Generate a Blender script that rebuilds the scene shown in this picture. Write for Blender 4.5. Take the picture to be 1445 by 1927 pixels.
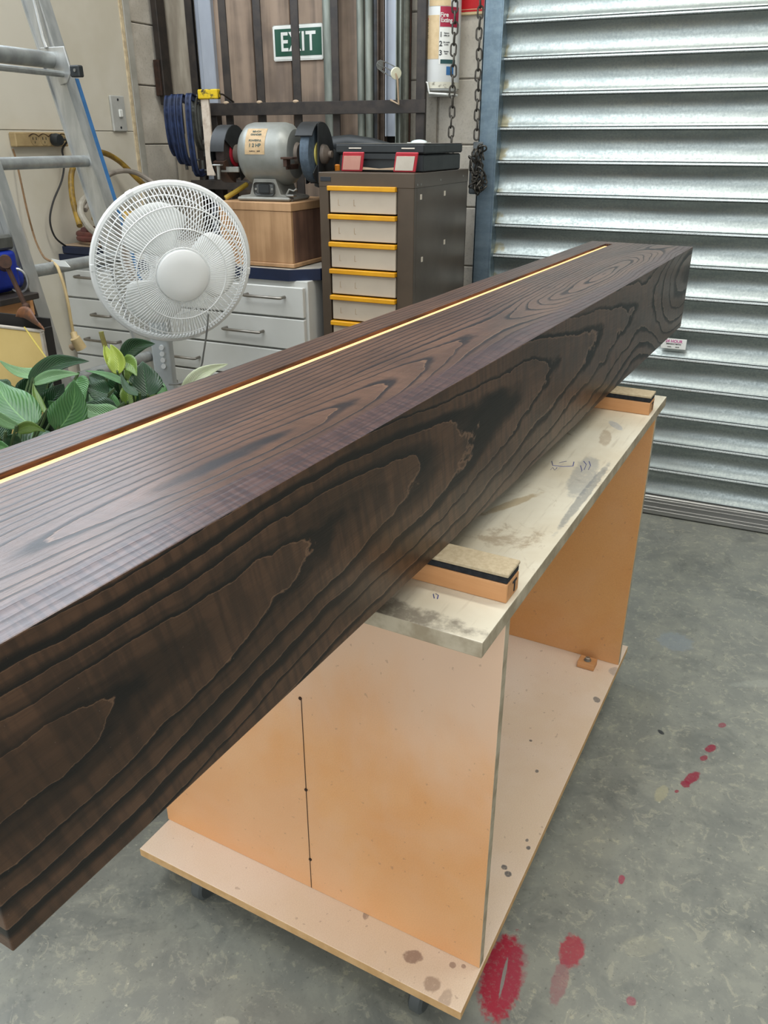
import bpy, bmesh, math, random
from mathutils import Vector, Matrix
random.seed(7)
for o in list(bpy.data.objects): bpy.data.objects.remove(o)
S = bpy.context.scene
COL = S.collection
PI = math.pi
# ------------------------------------------------------------------ camera
W, HT = 1445, 1927
F, PITCH, YAW, EYE = 1500.0, math.atan(701/1500), math.radians(24.4), 1.25
cam = bpy.data.cameras.new('camera'); co = bpy.data.objects.new('camera', cam); COL.objects.link(co)
cam.sensor_fit = 'VERTICAL'; cam.sensor_height = 24; cam.lens = 24*F/HT
cam.clip_start = 0.02; cam.clip_end = 60
co.location = (0, 0, EYE); co.rotation_euler = (PI/2-PITCH, 0, YAW)
S.camera = co
# ------------------------------------------------------------------ world, lights, exposure
S.view_settings.view_transform = 'Standard'; S.view_settings.look = 'None'
S.view_settings.gamma = 1; S.view_settings.use_curve_mapping = False
S.view_settings.exposure = 0.0
wd = bpy.data.worlds.new('world'); S.world = wd; wd.use_nodes = True
wd.node_tree.nodes['Background'].inputs[0].default_value = (0.80, 0.90, 1.0, 1)
wd.node_tree.nodes['Background'].inputs[1].default_value = 0.6
def area(name, loc, rot, sx, sy, power, col):
    l = bpy.data.lights.new(name, 'AREA'); l.shape = 'RECTANGLE'; l.size = sx; l.size_y = sy
    l.energy = power; l.color = col
    o = bpy.data.objects.new(name, l); COL.objects.link(o); o.location = loc; o.rotation_euler = rot
    return o
# daylight through the open doorway behind the photographer, skylights and tubes in the ceiling
area('doorway_daylight', (0.6, -2.9, 1.7), (math.radians(84), 0, 0), 4.6, 3.0, 78, (0.95, 0.98, 1.0))
area('skylight_left', (-1.2, 0.2, 3.5), (0, 0, 0), 1.4, 3.0, 62, (0.90, 0.95, 1.0))
area('clerestory_window', (-2.17, 1.50, 2.38), (0, math.radians(-90), 0), 1.0, 1.9, 44, (0.78, 0.88, 1.0))
area('tube_front', (0.2, 1.7, 3.4), (0, 0, 0), 2.6, 0.25, 44, (1.0, 0.97, 0.90))
area('tube_rear', (0.6, -0.4, 3.4), (0, 0, 0), 2.6, 0.25, 26, (1.0, 0.98, 0.93))

# ------------------------------------------------------------------ picture-to-place helpers (real distances)
def ray(x, y):
    up = (963.5-y)*math.cos(PITCH)-F*math.sin(PITCH); fw = (963.5-y)*math.sin(PITCH)+F*math.cos(PITCH); r = x-722.5
    return Vector((r*math.cos(YAW)-fw*math.sin(YAW), r*math.sin(YAW)+fw*math.cos(YAW), up))
def PY(x, y, Y):
    d = ray(x, y); return Vector((0, 0, EYE))+d*(Y/d.y)
def PX(x, y, X):
    d = ray(x, y); return Vector((0, 0, EYE))+d*(X/d.x)
def PZ(x, y, Z):
    d = ray(x, y); return Vector((0, 0, EYE))+d*((Z-EYE)/d.z)
# ------------------------------------------------------------------ node helpers
def lin(c):
    if isinstance(c, str): c = tuple(int(c[i:i+2], 16)/255 for i in (0, 2, 4))
    return tuple(v/12.92 if v <= .04045 else ((v+.055)/1.055)**2.4 for v in c)+(1,)
class G:
    def __init__(s, name, rough=.6, metal=0.0, spec=.5):
        s.m = bpy.data.materials.new(name); s.m.use_nodes = True; s.t = s.m.node_tree; s.n = s.t.nodes
        s.b = s.n['Principled BSDF']; s.b.inputs['Roughness'].default_value = rough
        s.b.inputs['Metallic'].default_value = metal; s.b.inputs['Specular IOR Level'].default_value = spec
        tc = s.n.new('ShaderNodeTexCoord'); s.obj = tc.outputs['Object']; s.uv = tc.outputs['UV']
        s.gen = s.n.new('ShaderNodeNewGeometry').outputs['Position']
    def lk(s, a, inp):
        if isinstance(a, bpy.types.NodeSocket): s.t.links.new(a, inp)
        else: inp.default_value = a
    def ma(s, op, a, b=0.0, c=None, clamp=False):
        n = s.n.new('ShaderNodeMath'); n.operation = op; n.use_clamp = clamp
        s.lk(a, n.inputs[0]); s.lk(b, n.inputs[1])
        if c is not None: s.lk(c, n.inputs[2])
        return n.outputs[0]
    def add(s, a, b): return s.ma('ADD', a, b)
    def sub(s, a, b): return s.ma('SUBTRACT', a, b)
    def mul(s, a, b): return s.ma('MULTIPLY', a, b)
    def xyz(s, v=None):
        n = s.n.new('ShaderNodeSeparateXYZ'); s.lk(v if v is not None else s.obj, n.inputs[0]); return n.outputs
    def vec(s, x, y, z):
        n = s.n.new('ShaderNodeCombineXYZ'); s.lk(x, n.inputs[0]); s.lk(y, n.inputs[1]); s.lk(z, n.inputs[2]); return n.outputs[0]
    def noise(s, v, scale, detail=3, rough=.5, dist=0.0, color=False):
        n = s.n.new('ShaderNodeTexNoise'); s.lk(v, n.inputs['Vector']); n.inputs['Scale'].default_value = scale
        n.inputs['Detail'].default_value = detail; n.inputs['Roughness'].default_value = rough; n.inputs['Distortion'].default_value = dist
        return n.outputs['Color' if color else 0]
    def vor(s, v, scale, feat='F1'):
        n = s.n.new('ShaderNodeTexVoronoi'); s.lk(v, n.inputs['Vector']); n.inputs['Scale'].default_value = scale; n.feature = feat
        return n.outputs['Distance']
    def ss(s, v, a, b, lo=0.0, hi=1.0):
        n = s.n.new('ShaderNodeMapRange'); n.interpolation_type = 'SMOOTHSTEP'; s.lk(v, n.inputs[0])
        n.inputs[1].default_value = a; n.inputs[2].default_value = b; n.inputs[3].default_value = lo; n.inputs[4].default_value = hi
        return n.outputs[0]
    def ramp(s, v, stops, interp='LINEAR'):
        n = s.n.new('ShaderNodeValToRGB'); r = n.color_ramp; r.interpolation = interp; s.lk(v, n.inputs[0])
        while len(r.elements) < len(stops): r.elements.new(.5)
        for e, (p, c) in zip(r.elements, stops): e.position = p; e.color = lin(c)
        return n.outputs[0]
    def mix(s, f, a, b, mode='MIX'):
        n = s.n.new('ShaderNodeMix'); n.data_type = 'RGBA'; n.blend_type = mode
        s.lk(f, n.inputs[0])
        s.lk(lin(a) if isinstance(a, (str, tuple)) else a, n.inputs[6]); s.lk(lin(b) if isinstance(b, (str, tuple)) else b, n.inputs[7])
        return n.outputs[2]
    def col(s, c): s.lk(lin(c) if isinstance(c, (str, tuple)) else c, s.b.inputs['Base Color']); return s
    def rough(s, v): s.lk(v, s.b.inputs['Roughness']); return s
    def bump(s, h, strength=.3, dist=.002):
        n = s.n.new('ShaderNodeBump'); n.inputs['Strength'].default_value = strength; n.inputs['Distance'].default_value = dist
        s.lk(h, n.inputs['Height']); s.t.links.new(n.outputs[0], s.b.inputs['Normal']); return s
MATS = {}
def mat(name, c1, c2=None, rough=.6, metal=0.0, scale=20, bump=0.0, spec=.5, stretch=(1, 1, 1), lo=.35, hi=.65, detail=4):
    if name in MATS: return MATS[name]
    g = G(name, rough, metal, spec)
    if c2 is None: c2 = tuple(max(0, v*.9) for v in (tuple(int(c1[i:i+2], 16)/255 for i in (0, 2, 4))))
    x = g.xyz(); v = g.vec(g.mul(x[0], stretch[0]), g.mul(x[1], stretch[1]), g.mul(x[2], stretch[2]))
    n = g.noise(v, scale, detail, .6)
    g.col(g.mix(g.ss(n, lo, hi), c1, c2))
    g.rough(g.ma('ADD', g.mul(n, .15), rough-.07))
    if bump: g.bump(n, bump)
    MATS[name] = g.m; return g.m
# ------------------------------------------------------------------ mesh helpers
class MB:
    def __init__(s): s.bm = bmesh.new()
    def box(s, x0, x1, y0, y1, z0, z1, bev=0.0, M=None, seg=1):
        r = bmesh.ops.create_cube(s.bm, size=1); vs = r['verts']
        for v in vs: v.co = Vector(((x0+x1)/2+v.co.x*(x1-x0), (y0+y1)/2+v.co.y*(y1-y0), (z0+z1)/2+v.co.z*(z1-z0)))
        if bev:
            es = list({e for v in vs for e in v.link_edges})
            rr = bmesh.ops.bevel(s.bm, geom=es, offset=bev, segments=seg, profile=.5, affect='EDGES'); vs = list({v for f in rr['faces'] for v in f.verts})
            if M is not None:
                seen = set(); st = list(vs)
                while st:
                    v = st.pop()
                    if v in seen: continue
                    seen.add(v)
                    for e in v.link_edges: st.append(e.other_vert(v))
                vs = list(seen)
        if M is not None:
            for v in vs: v.co = M @ v.co
        return s
    def prism(s, pts, a, b, ax='z', M=None):
        def f(p, h):
            return Vector((p[0], p[1], h)) if ax == 'z' else (Vector((p[0], h, p[1])) if ax == 'y' else Vector((h, p[0], p[1])))
        A = [s.bm.verts.new(f(p, a)) for p in pts]; B = [s.bm.verts.new(f(p, b)) for p in pts]; n = len(pts)
        s.bm.faces.new(A); s.bm.faces.new(B[::-1])
        for i in range(n): s.bm.faces.new((A[i], B[i], B[(i+1) % n], A[(i+1) % n]))
        if M is not None:
            for v in A+B: v.co = M @ v.co
        return s
    def lathe(s, prof, n=32, M=None, caps=True):
        """profile of (radius, height) about z"""
        rings = []
        for r, h in prof:
            rings.append([s.bm.verts.new((r*math.cos(2*PI*i/n), r*math.sin(2*PI*i/n), h)) for i in range(n)] if r > 1e-6 else [s.bm.verts.new((0, 0, h))])
        for a, b in zip(rings, rings[1:]):
            for i in range(n):
                j = (i+1) % n
                q = [a[i % len(a)], a[j % len(a)], b[j % len(b)], b[i % len(b)]]; u = []
                for v in q:
                    if v not in u: u.append(v)
                if len(u) > 2: s.bm.faces.new(u)
        if caps:
            for r in (rings[0], rings[-1]):
                if len(r) > 2:
                    try: s.bm.faces.new(r)
                    except ValueError: pass
        if M is not None:
            for r in rings:
                for v in r: v.co = M @ v.co
        return s
    def cyl(s, p, q, r, r2=None, n=16):
        p, q = Vector(p), Vector(q); d = q-p
        M = Matrix.Translation(p) @ d.to_track_quat('Z', 'Y').to_matrix().to_4x4()
        return s.lathe([(r, 0), (r if r2 is None else r2, d.length)], n, M)
    def tube(s, pts, r, n=8, closed=False, flat=1.0):
        pts = [Vector(p) for p in pts]; N = len(pts); rings = []; up = None
        for i, p in enumerate(pts):
            if closed: t = pts[(i+1) % N]-pts[i-1]
            else: t = pts[min(i+1, N-1)]-pts[max(i-1, 0)]
            t.normalize()
            if up is None: up = t.orthogonal().normalized()
            up = (up-t*up.dot(t))
            if up.length < 1e-5: up = t.orthogonal()
            up.normalize(); sd = t.cross(up)
            rr = r(i/(N-1)) if callable(r) else r
            rings.append([s.bm.verts.new(p+(up*math.cos(2*PI*k/n)*flat+sd*math.sin(2*PI*k/n))*rr) for k in range(n)])
        m = N if closed else N-1
        for i in range(m):
            a, b = rings[i], rings[(i+1) % N]
            for k in range(n): s.bm.faces.new((a[k], a[(k+1) % n], b[(k+1) % n], b[k]))
        if not closed: s.bm.faces.new(rings[0]); s.bm.faces.new(rings[-1])
        return s
    def sphere(s, c, r, M=None, u=16, v=10, sc=(1, 1, 1)):
        q = bmesh.ops.create_uvsphere(s.bm, u_segments=u, v_segments=v, radius=1)['verts']
        for w in q:
            w.co = Vector((c[0]+w.co.x*r*sc[0], c[1]+w.co.y*r*sc[1], c[2]+w.co.z*r*sc[2]))
            if M is not None: w.co = M @ w.co
        return s
    def build(s, name, m, parent=None, smooth=True, kind=None, label=None, bev=0.0, angle=35):
        bmesh.ops.recalc_face_normals(s.bm, faces=s.bm.faces)
        me = bpy.data.meshes.new(name); s.bm.to_mesh(me); s.bm.free()
        if smooth:
            me.polygons.foreach_set('use_smooth', [True]*len(me.polygons))
            me.set_sharp_from_angle(angle=math.radians(angle))
        for k in (m if isinstance(m, (list, tuple)) else [m]): me.materials.append(k)
        o = bpy.data.objects.new(name, me); COL.objects.link(o)
        if parent is not None: o.parent = parent
        if kind: o['kind'] = kind
        if label: o['label'] = label
        if bev:
            b = o.modifiers.new('bevel', 'BEVEL'); b.width = bev; b.segments = 2; b.limit_method = 'ANGLE'
        return o
def thing(name, label, cat, loc=(0, 0, 0), rz=0.0, group=None):
    o = bpy.data.objects.new(name, None); COL.objects.link(o); o.location = loc; o.rotation_euler = (0, 0, rz)
    o.empty_display_size = .05
    o['label'] = label; o['category'] = cat
    if group: o['group'] = group
    return o
def tag(o, label, cat, group=None):
    o['label'] = label; o['category'] = cat
    if group: o['group'] = group
    return o
def text(name, body, size, m, parent, loc, rot, ext=.0004, sx=1.0, align='CENTER', sp=1.0):
    c = bpy.data.curves.new(name, 'FONT'); c.body = body; c.size = size; c.extrude = ext; c.align_x = align; c.align_y = 'CENTER'; c.space_character = sp
    c.offset = size*.018
    t = bpy.data.objects.new(name, c); COL.objects.link(t)
    dg = bpy.context.evaluated_depsgraph_get(); me = bpy.data.meshes.new_from_object(t.evaluated_get(dg))
    bpy.data.objects.remove(t)
    o = bpy.data.objects.new(name, me); COL.objects.link(o); me.materials.clear(); me.materials.append(m)
    o.parent = parent; o.location = loc; o.rotation_euler = rot; o.scale = (sx, 1, 1)
    return o
def spline(pts, n=8):
    pts = [Vector(p) for p in pts]; out = []
    P = [pts[0]*2-pts[1]]+pts+[pts[-1]*2-pts[-2]]
    for i in range(1, len(P)-2):
        for k in range(n):
            t = k/n; a, b, c, d = P[i-1], P[i], P[i+1], P[i+2]
            out.append(.5*((2*b)+(c-a)*t+(2*a-5*b+4*c-d)*t*t+(3*b-a-3*c+d)*t**3))
    out.append(pts[-1]); return out

# ================================================================== MATERIALS
def wood_beam(name, face):
    g = G(name, .42, 0, .5)
    x = g.xyz(); u = x[0]
    if face == 'front':
        v = x[2]; v0, sp = .128, .0180
        big = g.noise(g.vec(g.mul(u, 1.6), g.mul(v, 4.5), 1.3), 2.0, 2, .5)
        jag = g.noise(g.vec(g.mul(u, 1.0), g.mul(v, 1.5), 4.0), 24, 5, .62)
        cen = g.add(g.mul(g.sub(g.noise(g.vec(g.mul(u, 1.7), 0.0, 7.7), 1.0, 1), .5), .07), g.add(v0, g.mul(u, .012)))
        dv = g.sub(v, cen)
        dv = g.mul(dv, g.ss(dv, -.02, .02, 1.0, 1.35))
        # depth below the pith rises towards the far end, then falls again near it
        far = g.ss(u, 1.55, 2.12)
        mid_ = g.noise(g.vec(g.mul(u, 1.3), g.mul(v, 2.2), 8.0), 8, 3, .55)
        d = g.add(g.add(.0485, g.mul(u, .084)), g.add(g.mul(g.sub(big, .5), .026), g.mul(g.sub(mid_, .5), .012)))
        d = g.sub(d, g.mul(far, .13))
        R = g.ma('SQRT', g.add(g.mul(dv, dv), g.mul(d, d)))
        R = g.add(R, g.mul(g.sub(jag, .5), .0085))
        light, mid, dark = '583f2e', '412e20', '0d0a09'
        bandw = .46
    else:
        v = x[1]; v0, sp = .078, .0085
        big = g.noise(g.vec(g.mul(u, 1.5), g.mul(v, 3.0), 9.1), 1.6, 2, .5)
        jag = g.noise(g.vec(g.mul(u, 1.0), g.mul(v, 2.6), 2.0), 20, 4, .55)
        cen = g.add(g.mul(g.sub(g.noise(g.vec(g.mul(u, 1.2), 0.0, 3.7), 1.2, 1), .5), .05), v0)
        dv = g.sub(v, cen)
        lens = g.ma('SINE', g.mul(g.sub(u, .03), 5.2))
        farw = g.ss(u, .75, 1.5, .35, 3.2)
        d = g.add(g.add(.038, g.mul(lens, -.016)), g.mul(g.mul(g.sub(big, .5), .030), farw))
        R = g.ma('SQRT', g.add(g.mul(dv, dv), g.mul(d, d)))
        R = g.add(R, g.mul(g.sub(jag, .5), .0042))
        light, mid, dark = '654b3e', '4e3a32', '19151a'
        bandw = .42
    t = g.ma('DIVIDE', R, sp)
    t = g.add(t, g.mul(g.noise(g.vec(0.0, 0.0, g.mul(R, 28)), 2.2, 1), 1.6))   # uneven growth
    fr = g.ma('FRACT', t)
    # sharp edge at ring start, soft fade outwards
    edge = g.ss(fr, .0, .035)
    fade = g.ss(fr, .12, bandw)
    darkf = g.mul(edge, g.sub(1.0, fade))
    wid = g.noise(g.vec(g.mul(u, 3), g.mul(v, 14), 5.5), 1.4, 2)
    darkf = g.mul(darkf, g.ss(wid, .22, .50, .62, 1.0))
    blot = g.noise(g.vec(g.mul(u, 3), g.mul(v, 9), 3.3), 1.5, 4, .6)
    fig = g.noise(g.vec(g.add(g.mul(u, 60), g.mul(v, 14)), g.mul(v, 7), 0.0), 1.5, 3, .55)      # ripple figure across the grain
    fib = g.noise(g.vec(g.mul(u, 16), g.mul(v, 620), g.mul(x[1], 300)), 1.0, 3, .6)
    base = g.mix(g.ss(blot, .35, .68), light, mid)
    base = g.mix(g.mul(g.ss(fig, .42, .62), .60 if face == 'front' else .2), base, '2b1f18')
    base = g.mix(g.mul(g.ss(fib, .45, .75), .30), base, '2c211c')
    c = g.mix(darkf, base, dark)
    thin = g.ss(g.ma('ABSOLUTE', g.sub(fr, .985)), .0, .03, .45, 0.0)
    c = g.mix(thin, c, '8a6c55')
    if face == 'top':
        strip = g.ss(v, .030, .042, 1.0, 0.0)
        rib = g.noise(g.vec(g.add(g.mul(u, 210), g.mul(v, -60)), g.mul(v, 30), 2.0), 1.0, 2)
        lin2 = g.noise(g.vec(g.mul(u, 3), g.mul(v, 300), 2.0), 1.0, 2)
        sc = g.mix(g.ss(rib, .40, .60), '55403f', '3a2c31'); sc = g.mix(g.mul(g.ss(lin2, .45, .6), .5), sc, '2b2228')
        c = g.mix(g.mul(strip, .85), c, sc)
    dust = g.ss(g.noise(g.obj, 420, 1, .5), .77, .80)
    c = g.mix(g.mul(dust, .35), c, '8c7c70')
    g.col(c)
    g.rough(g.add(g.mul(darkf, .10), g.add(g.mul(fib, .12), .30 if face == 'front' else .24)))
    g.bump(g.add(g.mul(darkf, -.5), g.mul(fib, -.6)), .35, .0007)
    return g.m
def wood_plain(name, c1, c2, along='x', sc=1.0, rough=.6):
    if name in MATS: return MATS[name]
    g = G(name, rough); x = g.xyz()
    k = {'x': (2, 40, 40), 'y': (40, 2, 40), 'z': (40, 40, 2)}[along]
    v = g.vec(g.mul(x[0], k[0]*sc), g.mul(x[1], k[1]*sc), g.mul(x[2], k[2]*sc))
    n = g.noise(v, 1.5, 5, .6, .4); n2 = g.noise(g.obj, 9, 3)
    g.col(g.mix(g.ss(g.add(g.mul(n, .6), g.mul(n2, .4)), .38, .62), c1, c2)); g.bump(n, .2, .001)
    MATS[name] = g.m; return g.m
def blobs(g, base, lst, P=None, nscale=60):
    """paint spots and drips: (x, y, rx, ry, angle, colour, alpha) at real places on the thing"""
    x = g.xyz(P) if P is not None else g.xyz()
    nz = g.noise(P if P is not None else g.obj, nscale, 4, .6)
    wear = g.ss(g.noise(P if P is not None else g.obj, 130, 4, .7), .30, .50, .62, 1.0)
    for (bx, by, rx, ry, an, colr, al) in lst:
        dx = g.sub(x[0], bx); dy = g.sub(x[1], by); ca, sa = math.cos(an), math.sin(an)
        a = g.ma('DIVIDE', g.add(g.mul(dx, ca), g.mul(dy, sa)), rx); b = g.ma('DIVIDE', g.sub(g.mul(dy, ca), g.mul(dx, sa)), ry)
        r = g.ma('SQRT', g.add(g.mul(a, a), g.mul(b, b))); r = g.add(r, g.mul(g.sub(nz, .5), .85))
        f = g.mul(g.ss(r, .75, 1.05, al, 0.0), wear)
        base = g.mix(f, base, colr)
    return base
def mdf(name, c1, c2, spots=(), dusty=0.0, rough=.5, spec=.5):
    g = G(name, rough, 0, spec)
    n = g.noise(g.obj, 5, 4, .6); f = g.noise(g.obj, 500, 2, .6)
    c = g.mix(g.ss(n, .35, .68), c1, c2); c = g.mix(g.mul(g.ss(f, .35, .7), .12), c, '8a5a34')
    if dusty:
        d = g.noise(g.obj, 3.1, 5, .6, .6); c = g.mix(g.mul(g.ss(d, .42, .66), dusty), c, 'd9bca6')
    if name == 'mdf_panel':   # pale sheen over the upper panel, painted into its colour
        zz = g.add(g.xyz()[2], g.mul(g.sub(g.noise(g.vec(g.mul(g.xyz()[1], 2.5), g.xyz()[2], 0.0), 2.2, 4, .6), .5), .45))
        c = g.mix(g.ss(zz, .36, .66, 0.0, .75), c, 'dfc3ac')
    sp = g.ss(g.noise(g.obj, 95, 2, .5), .70, .74); c = g.mix(g.mul(sp, .35), c, '8a6a58')
    c = blobs(g, c, spots, None, 70)
    g.col(c); g.bump(f, .08, .0005); g.rough(g.add(g.mul(n, .2), rough-.1)); return g.m
def ply_top():
    g = G('worn_plate', .45)
    n = g.noise(g.obj, 4, 5, .62, .5); f = g.noise(g.vec(g.mul(g.xyz()[0], 6), g.mul(g.xyz()[1], 60), 0.0), 2, 4)
    n2 = g.noise(g.obj, 11, 6, .7, .8); n3 = g.noise(g.obj, 2.3, 3, .5)
    c = g.mix(g.ss(n, .35, .65), 'e3ddca', 'd4cab3'); c = g.mix(g.mul(g.ss(n2, .56, .70), .6), c, '937c5e')
    c = g.mix(g.mul(g.ss(f, .55, .75), .25), c, '8c7a62')
    c = g.mix(g.mul(g.ss(n3, .58, .68), .5), c, 'e6dcc4')
    blue = '44465f'; br = '6b5138'
    c = blobs(g, c, [(.52, .035, .10, .022, .1, '7b8288', .5), (.45, .012, .16, .008, .0, '6d7276', .6), (.30, .16, .05, .006, .5, br, .6), (.36, .10, .07, .010, -.4, 'b5a07a', .7), (.005, .30, .035, .30, 0, '6f665a', .75),
        (.80, .05, .03, .01, .6, '8f9aa8', .5), (.72, .05, .05, .012, .2, '9a8264', .5), (.42, .18, .06, .03, .3, 'a38c6c', .5)], None, 55)
    g.col(c); g.bump(n2, .1, .001); g.rough(g.ss(n2, .4, .7, .36, .62)); return g.m
def concrete():
    g = G('concrete_floor', .45, 0, .45)
    P = g.obj
    n = g.noise(P, 1.7, 5, .6, .4); n2 = g.noise(P, 11, 8, .68, .4); n3 = g.noise(P, 42, 6, .7); n4 = g.noise(P, 5, 5, .7, .5)
    c = g.mix(g.ss(n, .3, .7), '7b7d77', '8b8d85'); c = g.mix(g.mul(g.ss(n2, .42, .62), .60), c, '9a9b8f')
    c = g.mix(g.mul(g.ss(n4, .52, .66), .40), c, '5d615f')
    c = g.mix(g.mul(g.ss(n3, .55, .66), .50), c, 'aeac9c')
    n5 = g.noise(P, 24, 6, .75, 1.2); c = g.mix(g.mul(g.ss(n5, .56, .62), .42), c, 'b3b09c'); c = g.mix(g.mul(g.ss(n5, .30, .42, 1.0, 0.0), .30), c, '565a56')
    c = g.mix(g.mul(g.mul(g.ss(n3, .60, .64), g.ss(n2, .50, .60)), .35), c, 'b9b296')
    c = g.mix(g.mul(g.ss(g.noise(P, 120, 3, .6), .62, .70), .4), c, '4c4d49')
    spk = g.ss(g.noise(P, 95, 2, .5), .735, .755); c = g.mix(g.mul(spk, .6), c, 'cfcbb8')
    # thin wandering cracks and scratches
    ck = g.vor(g.mix(.12, P, g.noise(P, 6, 3, color=True)), 1.3, 'DISTANCE_TO_EDGE'); c = g.mix(g.mul(g.ss(ck, 0.0, .006, 1.0, 0.0), .25), c, '9b9b8e')
    red, pink = 'a81a38', '9a4052'
    st = [(-.182, .870, .036, .085, .1, red, .95), (-.165, .88, .022, .06, 0, pink, .35), (-.086, .962, .022, .036, -.1, red, .8), (-.092, .90, .014, .045, 0, pink, .45), (-.178, .868, .003, .040, .1, '8d9089', .9),
          (.062, 1.475, .012, .028, -.5, '8e1f3a', .9), (.05, 1.45, .010, .012, 0, '8e1f3a', .9), (.092, 1.59, .010, .018, -.5, '8e1f3a', .9), (.08, 1.55, .007, .012, -.5, '8e1f3a', .8), (.036, 1.42, .004, .006, -.5, '8e1f3a', .8),
          (.110, 1.685, .008, .012, -.5, '8e2a44', .7), (-.033, 1.145, .006, .012, 0, 'a03450', .8), (.02, .915, .008, .010, 0, 'a03450', .6), (-.056, .80, .01, .012, 0, 'a03450', .4),
          (-.018, 1.60, .006, .010, .8, '22242c', .9), (.007, 1.40, .013, .030, -.2, 'b0aa8a', .55), (.02, 1.02, .04, .02, .6, 'a9a692', .3), (.2, 1.9, .10, .016, .5, 'a9aca2', .3), (-.55, .62, .02, .01, .4, 'c0bfae', .5), (-.03, 2.0, .05, .05, 0, '8d98a0', .5)]
    c = blobs(g, c, st, P, 75)
    g.col(c); g.bump(g.add(n2, n3), .15, .002); g.rough(g.ss(n2, .3, .7, .34, .56)); return g.m
def blockwall():
    g = G('painted_block', .85)
    n = g.noise(g.gen, 120, 4, .7); n2 = g.noise(g.gen, 7, 5, .6); n3 = g.noise(g.gen, 2.2, 3)
    c = g.mix(g.ss(n2, .35, .65), 'c9c2b5', 'b4ac9e'); c = g.mix(g.mul(g.ss(n, .5, .7), .3), c, '6d665c'); c = g.mix(g.mul(g.ss(n3, .5, .7), .35), c, 'd6d0c2')
    g.col(c); g.bump(n, .45, .002); return g.m
def galv(name, rough, c1, c2, spang=30, metal=.9):
    g = G(name, rough, metal)
    v = g.n.new('ShaderNodeTexVoronoi'); g.lk(g.obj, v.inputs['Vector']); v.inputs['Scale'].default_value = spang*5
    n = g.noise(g.obj, spang*4, 5, .7); n2 = g.noise(g.vec(g.mul(g.xyz()[0], 2.5), g.xyz()[1], g.mul(g.xyz()[2], 14)), 2, 4, .6)
    f = g.add(g.mul(n, .6), g.mul(n2, .5))
    c = g.mix(g.ss(f, .40, .70), c1, c2)
    if name == 'galvanised_slat':   # oily stains at the guide end of the slats
        x = g.xyz(); e = g.add(x[0], g.mul(g.sub(g.noise(g.gen, 22, 3), .5), .10))
        f2 = g.mul(g.ss(e, -.850, -.835, 1.0, 0.0), g.ss(x[2], .030, .045, 1.0, 0.0)); c = g.mix(g.mul(f2, .7), c, '7d7048')
    g.col(c)
    g.rough(g.ss(n, .3, .7, rough-.07, rough+.10)); g.bump(n, .06, .001); return g.m
def leafmat(name, c1, c2, vein):
    g = G(name, .38, 0, .5); uv = g.xyz(g.uv); a = uv[0]; b = g.ma('ABSOLUTE', g.sub(uv[1], .5))
    ph = g.sub(g.mul(a, 11), g.mul(b, 11)); ph = g.add(ph, g.mul(g.noise(g.obj, 22, 3), 1.6))
    w = g.ma('SINE', g.mul(ph, 2*PI)); n = g.noise(g.obj, 14, 3)
    c = g.mix(g.ss(n, .35, .65), c1, c2); c = g.mix(g.mul(g.ss(w, -.2, 1.0), .22), c, vein)
    c = g.mix(g.mul(g.ss(b, 0.0, .030, 1.0, 0.0), .75), c, vein)
    g.col(c); g.bump(g.add(w, g.mul(g.ss(b, 0, .03), 1.5)), .30, .0015)
    return g.m
M_front = wood_beam('dark_oak_front', 'front'); M_top = wood_beam('dark_oak_top', 'top')
M_groove = wood_plain('raw_groove_wood', '6e452a', '2e1a10', 'x', 5.0, .85)
M_floor = concrete(); M_block = blockwall()
M_mortar = mat('mortar', 'aaa397', '948d82', .95, scale=60, bump=.3)
M_cream = mat('cream_board', 'd0cabb', 'c5beac', .6, scale=3, spec=.4)
M_creamedge = mat('board_edge', 'd3c29f', 'b3a184', .8, scale=40)
M_trim = mat('grey_trim_paint', 'a9a69c', '98958a', .5, scale=12)
M_ceil = mat('ceiling_paint', 'b5b3ac', 'aaa8a2', .9, scale=3)
M_slat = galv('galvanised_slat', .36, 'a0a7a4', '868f8e', 34, .88)
M_slatlip = galv('slat_lip', .28, 'e6ebea', 'd8dedd', 34, .6)
M_alu = mat('aluminium', 'c3c4c2', 'a9abaa', .36, .75, scale=30, stretch=(1, 1, .2))
M_aludull = mat('aluminium_dull', 'a5a8a6', '8e9190', .45, .7, scale=25)
M_bottombar = mat('anodised_bar', '9d9c98', '8c8b88', .40, .7, scale=20, stretch=(.1, 1, 1))
M_guide = galv('guide_steel', .42, '8598a4', '6d7f8b', 10, .75)
M_blackst = mat('black_steel', '2b2725', '3a332e', .55, .3, scale=25)
M_dark = mat('dark_void', '15120f', '1f1b17', .9, scale=10)
M_rust = mat('rusty_steel', '4a3226', '33261f', .7, .4, scale=30, bump=.3)
M_ply = wood_plain('weathered_ply', '968270', '6f6054', 'z', .35, .8)
M_pipe = mat('galvanised_pipe', '8a8f86', '6d726b', .5, .6, scale=25, stretch=(1, 1, .2))
M_pipedark = mat('dark_pipe', '33363a', '2a2623', .5, .5, scale=25)
M_pipebrown = mat('brown_pipe', '5d5044', '473b32', .6, .3, scale=25)
M_bluewhite = mat('pale_blue_paint', 'a9afb8', '959ba5', .5, scale=8, stretch=(1, 1, .3))
M_creamdirty = mat('dirty_cream', 'a39a8a', '857b6c', .7, scale=6, stretch=(3, 3, .6))
M_white = mat('white_plastic', 'dcdedc', 'd3d5d4', .38, scale=5)
M_fanw = mat('white_fan_plastic', 'e2e4e3', 'dcdedd', .35, scale=5)
M_blade = mat('fan_blade', 'e8eae8', 'e2e4e2', .35, scale=5)
M_cabw = mat('white_laminate', 'c9cac6', 'bfc0bb', .4, scale=4)
M_cabgap = mat('cabinet_carcass', '8e8c86', '7a7872', .6, scale=6)
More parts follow.
